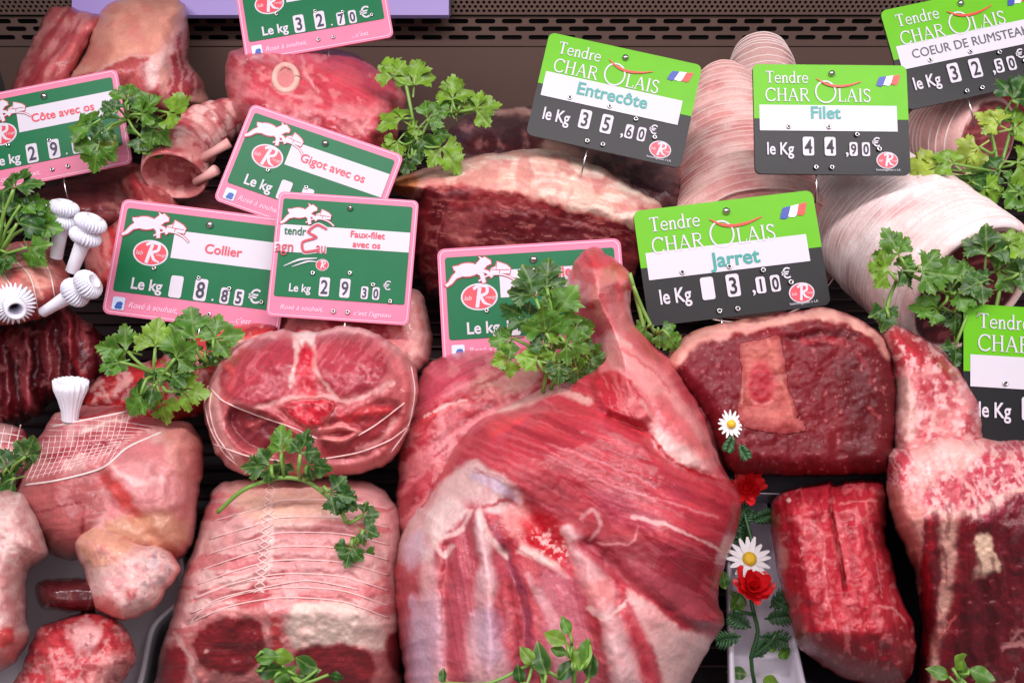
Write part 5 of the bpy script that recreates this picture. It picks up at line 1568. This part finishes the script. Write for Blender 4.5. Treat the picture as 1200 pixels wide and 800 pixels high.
X = Blob('beef_rib_steak', [(1038, 535), (1046, 524), (1070, 517), (1100, 503), (1130, 508), (1170, 515), (1210, 516), (1250, 530), (1250, 845), (1085, 840), (1072, 800), (1078, 745), (1074, 690), (1064, 650), (1046, 612), (1038, 572)], .475, (.02, .42, .9), .05, 24, back=.05, col=(214, 130, 134), res=1.9,
         lays=[N_(16, .5, .6, (236, 180, 172), .7, 3), A_([(1040, 538), (1060, 526), (1070, 545), (1056, 570), (1042, 566)], (196, 76, 92), .9, 4), A_([(1140, 540), (1170, 522), (1215, 522), (1215, 580), (1160, 596), (1130, 586), (1128, 562)], (192, 72, 90), .95, 4), A_([(1086, 570), (1110, 556), (1126, 566), (1122, 592), (1100, 600), (1086, 592)], (190, 66, 84), .9, 4), A_([(1070, 530), (1110, 516), (1150, 524), (1130, 550), (1096, 552), (1070, 560)], (236, 190, 182), .85, 6), N_(6, .55, .63, (240, 186, 182), .7, 6), S_(60, 20, 3, .6, .68, (242, 200, 196), .6, 16),
               A_([(1036, 570), (1060, 580), (1084, 600), (1086, 620), (1078, 690), (1066, 660), (1044, 610)], (206, 140, 130), .9, 5),
               A_([(1084, 606), (1100, 612), (1147, 606), (1180, 592), (1250, 560), (1260, 860), (1070, 860), (1076, 740)], (116, 30, 42), 1, 2.5),
               L_([(1094, 598), (1110, 604), (1147, 597), (1200, 572), (1250, 552)], 9, (238, 190, 180), .95), L_([(1160, 606), (1200, 586), (1250, 566)], 12, (160, 62, 84), .9), L_([(1094, 606), (1084, 680), (1082, 760)], (14, 16), (160, 30, 46), .95), L_([(1114, 612), (1110, 680), (1100, 750), (1092, 800)], (22, 10), (222, 170, 156), 1), L_([(1132, 610), (1134, 650), (1128, 700), (1110, 760)], (22, 24), (132, 26, 40), .95), A_([(1144, 630), (1158, 626), (1166, 650), (1172, 666), (1156, 672), (1140, 682), (1146, 655)], (238, 206, 180), 1, 3), A_([(1130, 690), (1160, 668), (1178, 700), (1170, 760), (1140, 800), (1116, 790)], (88, 20, 28), .8, 6), N_(14, .56, .66, (120, 84, 88), .4, 9, within=A_([(1164, 620), (1250, 590), (1250, 850), (1150, 850), (1180, 720)], (0, 0, 0), 1, 8)), S_(84, 60, 6, .56, .66, (120, 40, 50), .6, 20, within=A_([(1080, 610), (1250, 600), (1250, 850), (1080, 850)], (0, 0, 0), 1, 3)), N_(12, .6, .7, (196, 140, 136), .7, 22, within=A_([(1164, 770), (1250, 700), (1250, 850), (1160, 850)], (0, 0, 0), 1, 8)), L_([(1084, 780), (1100, 745), (1120, 720)], 3, (214, 120, 116), .6)],
         bumps=[('plane', (1120, 606), (-.06, 1), -0.00032)], ang=86, seed=35)
tag(X.obj, 'thick marbled rib steak with cream fat bands, cut off by the right edge', 'meat')
# ---- beef block in its black tray
Yb = Blob('beef_block', [(903, 590), (914, 577), (940, 570), (958, 566), (973, 562), (978, 566), (1000, 562), (1030, 562), (1040, 580), (1038, 627), (1046, 660), (1054, 693), (1064, 714), (1072, 732), (1073, 765), (1067, 793), (1040, 806), (987, 793), (960, 777), (936, 757), (924, 715), (912, 677), (904, 630)], .475, (0, .45, .9), .05, 34, back=.03, col=(182, 50, 64), res=1.9,
         lays=[S_(80, 60, 10, .5, .62, (158, 34, 50), .8, 3), N_(26, .5, .68, (198, 66, 78), .5, 5), S_(75, 40, 4, .68, .76, (220, 120, 120), .3, 7), L_([(976, 562), (974, 600), (984, 650), (990, 690)], 3, (136, 22, 36), .9, h=-.004), L_([(984, 590), (1010, 586), (1028, 588)], 2, (232, 150, 148), .8), L_([(950, 610), (966, 630), (968, 680), (978, 740)], 2, (226, 140, 138), .7), L_([(1016, 590), (1024, 650), (1034, 700)], 2, (224, 130, 130), .7), L_([(1030, 710), (1050, 716), (1062, 730)], 2.5, (232, 160, 156), .8), D_(924, 586, 3, 3, (240, 206, 200)), L_([(918, 590), (910, 604), (906, 620)], 8, (140, 26, 40), .8, h=-.003), A_([(932, 740), (1000, 744), (1074, 728), (1074, 800), (1000, 800), (950, 775)], (138, 22, 38), .8, 5), N_(8, .6, .7, (232, 140, 140), .4, 9)],  # lower front face painted darker: its shade is put into the colour
         bumps=[('plane', (1000, 738), (-.05, 1), -0.00047), ('ridge', [(950, 600), (960, 700)], 22, .004), ('ridge', [(1010, 600), (1020, 700)], 22, .004)], ang=80, seed=36)
tag(Yb.obj, 'square red block of beef rump in the black tray at lower right', 'meat')


def tray(px_pts, d, n, depth, wall, mat, label, cat):
    o = np.array(px_pts, float)
    c = o.mean(0)
    nn = cvec(n); O = P(c[0], c[1], d)
    r = lambda q: CF + CR * (q[0] - 600) / F + CU * (400 - q[1]) / F
    top = np.array([CAM + r(q) * (((O - CAM) @ nn) / (r(q) @ nn)) for q in catmull(o, True, 6)])
    cc = top.mean(0)
    ins = lambda k, h: cc + (top - cc) * k + nn * h
    loops = [ins(1, -depth), ins(1.03, 0), ins(1.03, .0012), ins(1 - wall * .5, .0012), ins(1 - wall, 0), ins(.95 - wall, -depth * .8)]
    m = len(top)
    V = np.vstack(loops)
    Fc = []
    for j in range(len(loops) - 1):
        for k in range(m):
            k2 = (k + 1) % m
            Fc.append((j * m + k, j * m + k2, (j + 1) * m + k2, (j + 1) * m + k))
    Fc.append(tuple((len(loops) - 1) * m + k for k in range(m)))
    Fc.append(tuple(range(m))[::-1])
    ob = mesh_from('meat_tray', V, Fc, cc - nn * depth, mat, None, True)
    return tag(ob, label, cat)


tray([(886, 560), (1060, 556), (1082, 680), (1090, 800), (1050, 830), (985, 818), (935, 795), (908, 750), (896, 650)], .50, (0, .5, .87), .02, .06, simple('black_tray', (30, 26, 32), .25), 'black plastic tray under the red beef block', 'tray')
tray([(830, 500), (1040, 500), (1060, 552), (1056, 572), (862, 574)], .50, (0, .5, .87), .015, .03, simple('steel_tray', (170, 165, 178), .3, .8), 'shiny steel tray edge below the dark shin slab', 'tray')
tray([(40, 600), (180, 590), (215, 690), (180, 735), (146, 830), (0, 840), (10, 700)], .50, (0, .5, .87), .02, .05, simple('white_tray', (226, 222, 230), .35), 'white tray rim running under the suet and kidney', 'tray')
tray([(200, 640), (470, 600), (490, 830), (150, 840)], .515, (0, .5, .87), .02, .05, simple('black_tray', (30, 26, 32), .25), 'black tray beneath the tied saddle roast', 'tray')
mb = MB()
pp = [np.array([P(*q) for q in ((845, 545, .545), (880, 545, .545))]), np.array([P(*q) for q in ((850, 830, .47), (940, 830, .47))])]
A0, B0, A1, B1 = pp[0][0], pp[0][1], pp[1][0], pp[1][1]
nn = np.cross(B0 - A0, A1 - A0); nn /= np.linalg.norm(nn)
if nn @ CF > 0: nn = -nn
Vv = [];
sec = [(0, 0.012), (0.02, .014), (.05, .012), (.08, .002), (.5, 0), (.92, .002), (.95, .012), (.98, .014), (1, .012)]
for t in np.linspace(0, 1, 12):
    for f, h in sec:
        Vv.append((A0 * (1 - f) + B0 * f) * (1 - t) + (A1 * (1 - f) + B1 * f) * t + nn * h)
m = len(sec)
Fc = [(i * m + k, i * m + k + 1, (i + 1) * m + k + 1, (i + 1) * m + k) for i in range(11) for k in range(m - 1)]
dvd = mesh_from('white_divider', Vv, Fc, np.mean(Vv, 0), simple('divider_white', (222, 214, 228), .35), None, True)
md = dvd.modifiers.new('thickness', 'SOLIDIFY'); md.thickness = .0012
tag(dvd, 'white plastic channel divider holding the artificial flowers', 'divider')

# ================================================================== PARSLEY
sprig('parsley sprig over the right end of the pink Côte tag', (150, 140), [(150, 118, 26, 95, 'm'), (196, 132, 34, 12, 'b'), (165, 134, 30, 40, 'm'), (108, 146, 36, 172, 'm'), (160, 158, 32, -25, 'd'), (116, 168, 34, 250, 'm'), (122, 158, 17, 265, 'y'), (135, 132, 22, 140, 'd'), (178, 150, 26, -40, 'm'), (176, 168, 20, -60, 'd')], .585, 1)
sprig('large dark parsley bunch at the left edge covering a frill', (0, 300), [(16, 222, 32, 80, 'm'), (40, 262, 36, -8, 'm'), (20, 262, 36, 40, 'd'), (4, 250, 36, 100, 'd'), (32, 290, 30, -50, 'd'), (8, 296, 30, -95, 'd'), (-4, 280, 34, 200, 'd'), (24, 240, 26, 20, 'm')], .495, 2)
sprig('tall bright parsley sprig between the leg steak and the beef rib', (482, 195), [(462, 92, 32, 112, 'b'), (485, 100, 34, 85, 'b'), (530, 118, 28, 82, 'b'), (556, 128, 34, 12, 'b'), (540, 125, 26, 60, 'b'), (472, 140, 32, 150, 'm'), (500, 140, 28, 40, 'm'), (516, 172, 36, -55, 'b'), (466, 165, 28, 230, 'm'), (490, 160, 26, 270, 'd'), (478, 180, 26, 260, 'd')], .60, 3, stems=[[(482, 195, 0), (484, 140, 0), (476, 100, -.01)], [(482, 190, 0), (506, 140, 0), (556, 128, -.01)]])
sprig('dark parsley bunch on the netted shoulder', (185, 440), [(150, 412, 36, 165, 'm'), (182, 408, 34, 95, 'm'), (205, 420, 36, 30, 'm'), (140, 424, 28, 200, 'm'), (182, 450, 34, 200, 'd'), (212, 458, 36, -10, 'd'), (190, 468, 32, -90, 'd'), (165, 462, 30, 235, 'd'), (200, 440, 30, 20, 'd')], .475, 4)
sprig('parsley leaves lying just under the Collier tag', (212, 418), [(228, 398, 34, 95, 'm'), (250, 396, 36, 10, 'm'), (222, 408, 28, 190, 'd'), (240, 412, 26, -20, 'd')], .485, 5, stems=[[(205, 432, 0), (235, 430, 0), (256, 422, 0)]])
sprig('full parsley bunch standing against the lamb shank in the centre', (640, 458), [(641, 338, 34, 88, 'd'), (628, 350, 34, 110, 'd'), (620, 374, 36, 150, 'd'), (650, 372, 36, 60, 'm'), (602, 396, 32, 190, 'm'), (640, 390, 36, 100, 'm'), (672, 386, 30, 20, 'm'), (662, 402, 30, -15, 'm'), (600, 418, 26, 195, 'd'), (638, 405, 24, 130, 'b'), (655, 394, 22, 150, 'b'), (630, 422, 26, 170, 'b'), (684, 412, 26, -10, 'm'), (690, 422, 24, -30, 'd'), (676, 432, 26, -80, 'd'), (655, 425, 24, 270, 'd')], .455, 6, stems=[[(636, 460, 0.004), (642, 430, 0), (652, 400, 0)], [(645, 456, 0.004), (656, 430, 0), (672, 405, 0)]])
sprig('thin parsley stems hanging beside the Jarret tag', (775, 395), [(772, 388, 26, -30, 'm'), (758, 384, 20, 200, 'm'), (785, 396, 22, -50, 'b')], .485, 7, stems=[[(738, 320, -.005), (746, 350, 0), (756, 390, 0)], [(742, 335, -.005), (752, 360, 0), (768, 392, 0)]])
sprig('parsley leaves with a long curved stem across the tied roast', (255, 600), [(330, 530, 36, 100, 'm'), (352, 532, 32, 70, 'd'), (318, 545, 28, 190, 'd'), (360, 545, 28, -10, 'd'), (385, 576, 30, -15, 'd'), (400, 582, 24, -40, 'd'), (424, 604, 20, 10, 'd'), (426, 620, 18, -20, 'd'), (420, 646, 32, -85, 'm'), (412, 640, 24, -110, 'b')], .43, 8, stems=[[(255, 600, .004), (285, 574, 0), (325, 560, 0), (360, 564, 0), (395, 592, 0), (406, 612, 0), (416, 632, 0)]])
sprig('large parsley spray leaning over the white fat-wrapped roast', (1140, 410), [(1054, 300, 34, 115, 'm'), (1042, 318, 34, 165, 'm'), (1078, 318, 38, -10, 'm'), (1098, 330, 34, 60, 'm'), (1120, 342, 34, -15, 'm'), (1038, 360, 28, -95, 'd'), (1156, 300, 34, 90, 'm'), (1168, 318, 36, 10, 'm'), (1128, 330, 26, 80, 'm'), (1180, 288, 32, 20, 'b'), (1100, 362, 30, 180, 'b'), (1150, 330, 30, 200, 'd'), (1140, 380, 30, -90, 'd'), (1118, 366, 32, -30, 'd'), (1194, 320, 30, -20, 'm'), (1120, 404, 26, -100, 'd')], .50, 9, stems=[[(1160, 372, 0), (1110, 344, 0), (1060, 318, 0)], [(1165, 372, 0), (1172, 330, 0), (1160, 300, 0)], [(1050, 330, 0), (1042, 350, 0), (1038, 372, 0)]])
sprig('pale green parsley spray in front of the small roast at the right edge', (1165, 250), [(1186, 118, 34, 60, 'b'), (1172, 146, 30, 150, 'b'), (1148, 172, 30, 215, 'y'), (1160, 156, 22, 100, 'b'), (1188, 150, 34, 10, 'b'), (1190, 190, 38, -10, 'b'), (1170, 200, 28, 180, 'b'), (1100, 198, 34, 165, 'y'), (1130, 206, 32, -20, 'y'), (1152, 220, 34, -30, 'b'), (1140, 226, 30, -100, 'b'), (1192, 225, 32, -60, 'm'), (1118, 192, 24, 140, 'b')], .57, 10, stems=[[(1165, 245, 0), (1168, 190, 0), (1160, 150, 0)], [(1168, 210, 0), (1180, 170, 0), (1190, 130, 0)]])
sprig('dim parsley half hidden under the netted roast at the left edge', (10, 570), [(8, 548, 26, 120, 'd'), (30, 535, 26, 60, 'd'), (18, 560, 26, 200, 'd')], .485, 11)

# small artificial box-leaf sprigs along the front edge
def leafy(label, base, leaves, d, seed, stems):
    return sprig(label, base, leaves, d, seed, 'artificial leaf sprigs along the front edge', 'leaf_sprig', 'oval', 'artificial leaves', .0009, stems, (58, 104, 50), .006)


leafy('glossy oval-leaved sprig in front of the lamb leg', (672, 805), [(664, 752, 15, 160, 'b'), (668, 742, 11, 120, 'm'), (664, 764, 10, 170, 'd'), (672, 785, 18, 62, 'b'), (684, 778, 16, 70, 'm'), (640, 790, 18, 110, 'd'), (626, 778, 13, 130, 'd'), (655, 795, 15, 60, 'b'), (690, 795, 16, 80, 'd'), (610, 800, 12, 100, 'd'), (520, 800, 9, 100, 'd')], .372, 21, [[(672, 805, 0), (674, 775, 0), (670, 755, 0)], [(640, 810, 0), (634, 790, 0), (625, 776, 0)]])
leafy('thin-leaved sprig in front of the tied saddle roast', (340, 810), [(300, 770, 15, 10, 'm'), (318, 766, 14, -10, 'b'), (332, 785, 13, -60, 'm'), (300, 786, 16, 0, 'd'), (320, 796, 14, 20, 'm'), (372, 784, 16, 160, 'd'), (350, 792, 14, 20, 'd'), (385, 790, 10, -20, 'd')], .40, 22, [[(340, 810, 0), (335, 785, 0), (318, 768, 0)]])
leafy('small leafy sprig in front of the rib steak at lower right', (1130, 810), [(1116, 782, 16, 20, 'b'), (1136, 784, 15, -20, 'm'), (1112, 792, 13, 160, 'm'), (1146, 796, 13, -40, 'd'), (1125, 795, 12, 60, 'm')], .40, 23, [[(1130, 810, 0), (1122, 790, 0)]])

# ================================================================== ARTIFICIAL FLOWERS on the divider
G = empty('flower_garland', P(885, 800, .475))
tag(G, 'artificial garland of red blooms and white daisies on the white divider', 'artificial flowers')
rnd = random.Random(5)
plast = simple('plastic_stem', (46, 88, 46), .4)
sm = MB()
for q in ([(884, 800, .468), (880, 770, .466), (888, 740, .466), (880, 700, .468), (884, 650, .475), (872, 600, .487), (868, 560, .49), (862, 530, .475), (858, 503, .463)], [(880, 770, .466), (900, 755, .464), (910, 742, .463)], [(884, 720, .466), (860, 715, .464)]):
    sm.tube(catmull(np.array([P(*k) for k in q]) * 2000, False, 6) / 2000, .0011, 7)
sm.build('stem', plast, G)
for x, y, s_, an, t in ((858, 716, 13, 60, 'm'), (872, 712, 12, 120, 'd'), (902, 764, 9, 60, 'm'), (893, 796, 15, -20, 'b'), (876, 790, 12, 170, 'd'), (912, 770, 10, 30, 'm'), (850, 690, 12, 100, 'd')):
    leaf(P(x, y, .466), CR * math.cos(math.radians(an)) + CU * math.sin(math.radians(an)), cvec((.2, .4, 1)), s_ * .466 / F, rnd, leaf_material(GREENS[t][0], GREENS[t][1]), G, 'oval')


def fern(x, y, d, an, ln):
    mb = MB()
    a = math.radians(an)
    ax, sd = CR * math.cos(a) + CU * math.sin(a), -CR * math.sin(a) + CU * math.cos(a)
    o = P(x, y, d); k = d / F
    mb.tube([o, o + ax * ln * k], .0006, 5)
    for i in range(1, 8):
        for s_ in (-1, 1):
            p = o + ax * ln * k * i / 8
            e = p + (ax * .7 + sd * s_) * ln * .38 * k * math.sin(math.pi * (i + 1) / 10) - CF * .002 * rnd.random()
            mb.tube([p, (p + e) / 2 - CF * .0006, e], [.0005, .0009, .0003], 5)
    mb.build('fern_frond', simple('fern_green', (58, 100, 60), .45), G)


for x, y, an, ln in ((866, 618, 60, 26), (880, 610, 20, 26), (868, 630, 200, 22), (874, 640, 100, 24), (902, 712, 40, 30), (896, 725, 10, 32), (880, 735, 150, 30), (890, 745, -10, 34), (868, 745, 190, 30), (905, 700, -20, 24), (858, 510, 250, 20), (866, 520, 300, 20), (858, 560, 240, 22), (886, 770, 60, 24)):
    fern(x, y, .468 if y > 640 else (.487 if y > 530 else .447), an, ln)


def petal(o, d, n, ln, w, curl):
    V, Fc = [], []
    sd = np.cross(n, d)
    for i in range(7):
        t = i / 6
        ww = w * math.sin(math.pi * (0.12 + .8 * t))**.8
        for j in range(5):
            q = j / 2 - 1
            V.append(o + d * ln * t + sd * ww * q + n * (curl * ln * t * t + .12 * w * q * q))
    for i in range(6):
        for j in range(4):
            Fc.append((i * 5 + j, i * 5 + j + 1, i * 5 + j + 6, i * 5 + j + 5))
    return V, Fc


def bloom(name, x, y, d, n, R, kind, ang=0):
    k = d / F
    o = P(x, y, d); n = cvec(n)
    u = CR - n * (CR @ n); u /= np.linalg.norm(u); v = np.cross(n, u)
    mb = MB()
    if kind == 'daisy':
        for i in range(16):
            a = 2 * math.pi * i / 16 + rnd.uniform(-.06, .06)
            V, Fc = petal(o, u * math.cos(a) + v * math.sin(a), n, R * k * rnd.uniform(.9, 1.05), R * k * .13, rnd.uniform(-.1, .25))
            mb.add(V, Fc)
        f = mb.build(name, simple('daisy_white', (236, 234, 236), .5, sss=.1), G)
        c = MB(); c.tube([o - n * .0005, o + n * .0016, o + n * .0028], [R * k * .3, R * k * .3, R * k * .15], 16)
        c.build('flower_eye', simple('daisy_yellow', (232, 190, 40), .6, bump=.5, nscale=900), f, base=G['_b'])
        f.children[0].location = (0, 0, 0)
    else:
        for layer, (cnt, tl, ln) in enumerate(((9, .1, 1.0), (8, .5, .95), (7, 1.1, .85), (5, 2.0, .7))):
            for i in range(cnt):
                a = 2 * math.pi * (i + layer * .4) / cnt
                dd = u * math.cos(a) + v * math.sin(a) + n * tl
                dd /= np.linalg.norm(dd)
                nn_ = n - dd * (n @ dd)
                nn_ = -(u * math.cos(a) + v * math.sin(a)) * tl + n
                nn_ -= dd * (nn_ @ dd); nn_ /= np.linalg.norm(nn_)
                V, Fc = petal(o, dd, nn_, R * k * ln * rnd.uniform(.8, 1.15), R * k * rnd.uniform(.24, .34), rnd.uniform(-.1, .4))
                mb.add(V, Fc)
        f = mb.build(name, simple('bloom_red', (214, 18, 26), .42, sss=.05), G)
    return f


bloom('red_bloom', 881, 688, .462, (0, .6, .8), 24, 'red')
bloom('red_bloom', 876, 571, .484, (-.3, .3, .9), 21, 'red')
bloom('daisy_bloom', 878, 655, .468, (0, .5, .85), 27, 'daisy')
bloom('daisy_bloom', 856, 497, .458, (.3, .2, .9), 17, 'daisy')

# ================================================================== PRICE TAGS
agneau(366, 3, .66, 174, 118, -10.5, ['Selle', 'avec os'], ('3', '2', '7', '0'), "topmost pink-bordered tag reading 32.70, cut off by the top edge above the leg steak")
agneau(55, 154, .61, 184, 118, -12.0, ['Côte avec os'], ('2', '9', '8', '8'), "pink-bordered tag reading Côte avec os, partly covered by parsley at the left edge")
agneau(362, 208, .585, 192, 124, 19.5, ['Gigot avec os'], ('', '', '', ''), "pink-bordered tag reading Gigot avec os, tilted down to the right")
agneau(234, 312, .535, 208, 138, 7.2, ['Collier'], ('', '8', '8', '5'), "pink-bordered tag reading Collier beside the paper frills")
agneau(402, 302, .52, 166, 149, 4.0, ['Faux-filet', 'avec os'], ('2', '9', '3', '0'), "squarish pink-bordered tag reading Faux-filet avec os above the tied saddle", big=True, txt=6.6)
agneau(624, 352, .525, 217, 136, -3.6, ['Epaule', 'semi désossée'], ('', '', '', ''), "pink-bordered tag reading Epaule, half hidden behind the central parsley and shank")
charolais(720, 117, .60, 184, 128, 13.0, 'Entrecôte', ('3', '5', '6', '0'), 'green and black tag reading Entrecôte above the beef rib joint', 11.5, nx=48)
charolais(974, 140, .55, 181, 133, .6, 'Filet', ('4', '4', '9', '0'), 'green and black tag reading Filet above the white fat-wrapped roast', 11.5)
charolais(1137, 52, .62, 186, 124, -12.5, 'COEUR DE RUMSTEAK', ('3', '2', '5', '0'), 'green and black tag reading coeur de rumsteak in the top right corner', 8.4, (70, 70, 76), 0, nx=50, ny=35, xs=.9)
charolais(857, 302, .52, 214, 138, -7.0, 'Jarret', ('', '3', '1', '0'), 'green and black tag reading Jarret above the beef shin slab', 11.5, nx=52)
charolais(1238, 441, .49, 218, 160, 3.5, '', ('2', '9', '9', '0'), 'green and black tag cut off by the right edge over the marbled beef', 11.5)
for o in SC.objects:
    if '_b' in o:
        del o['_b']
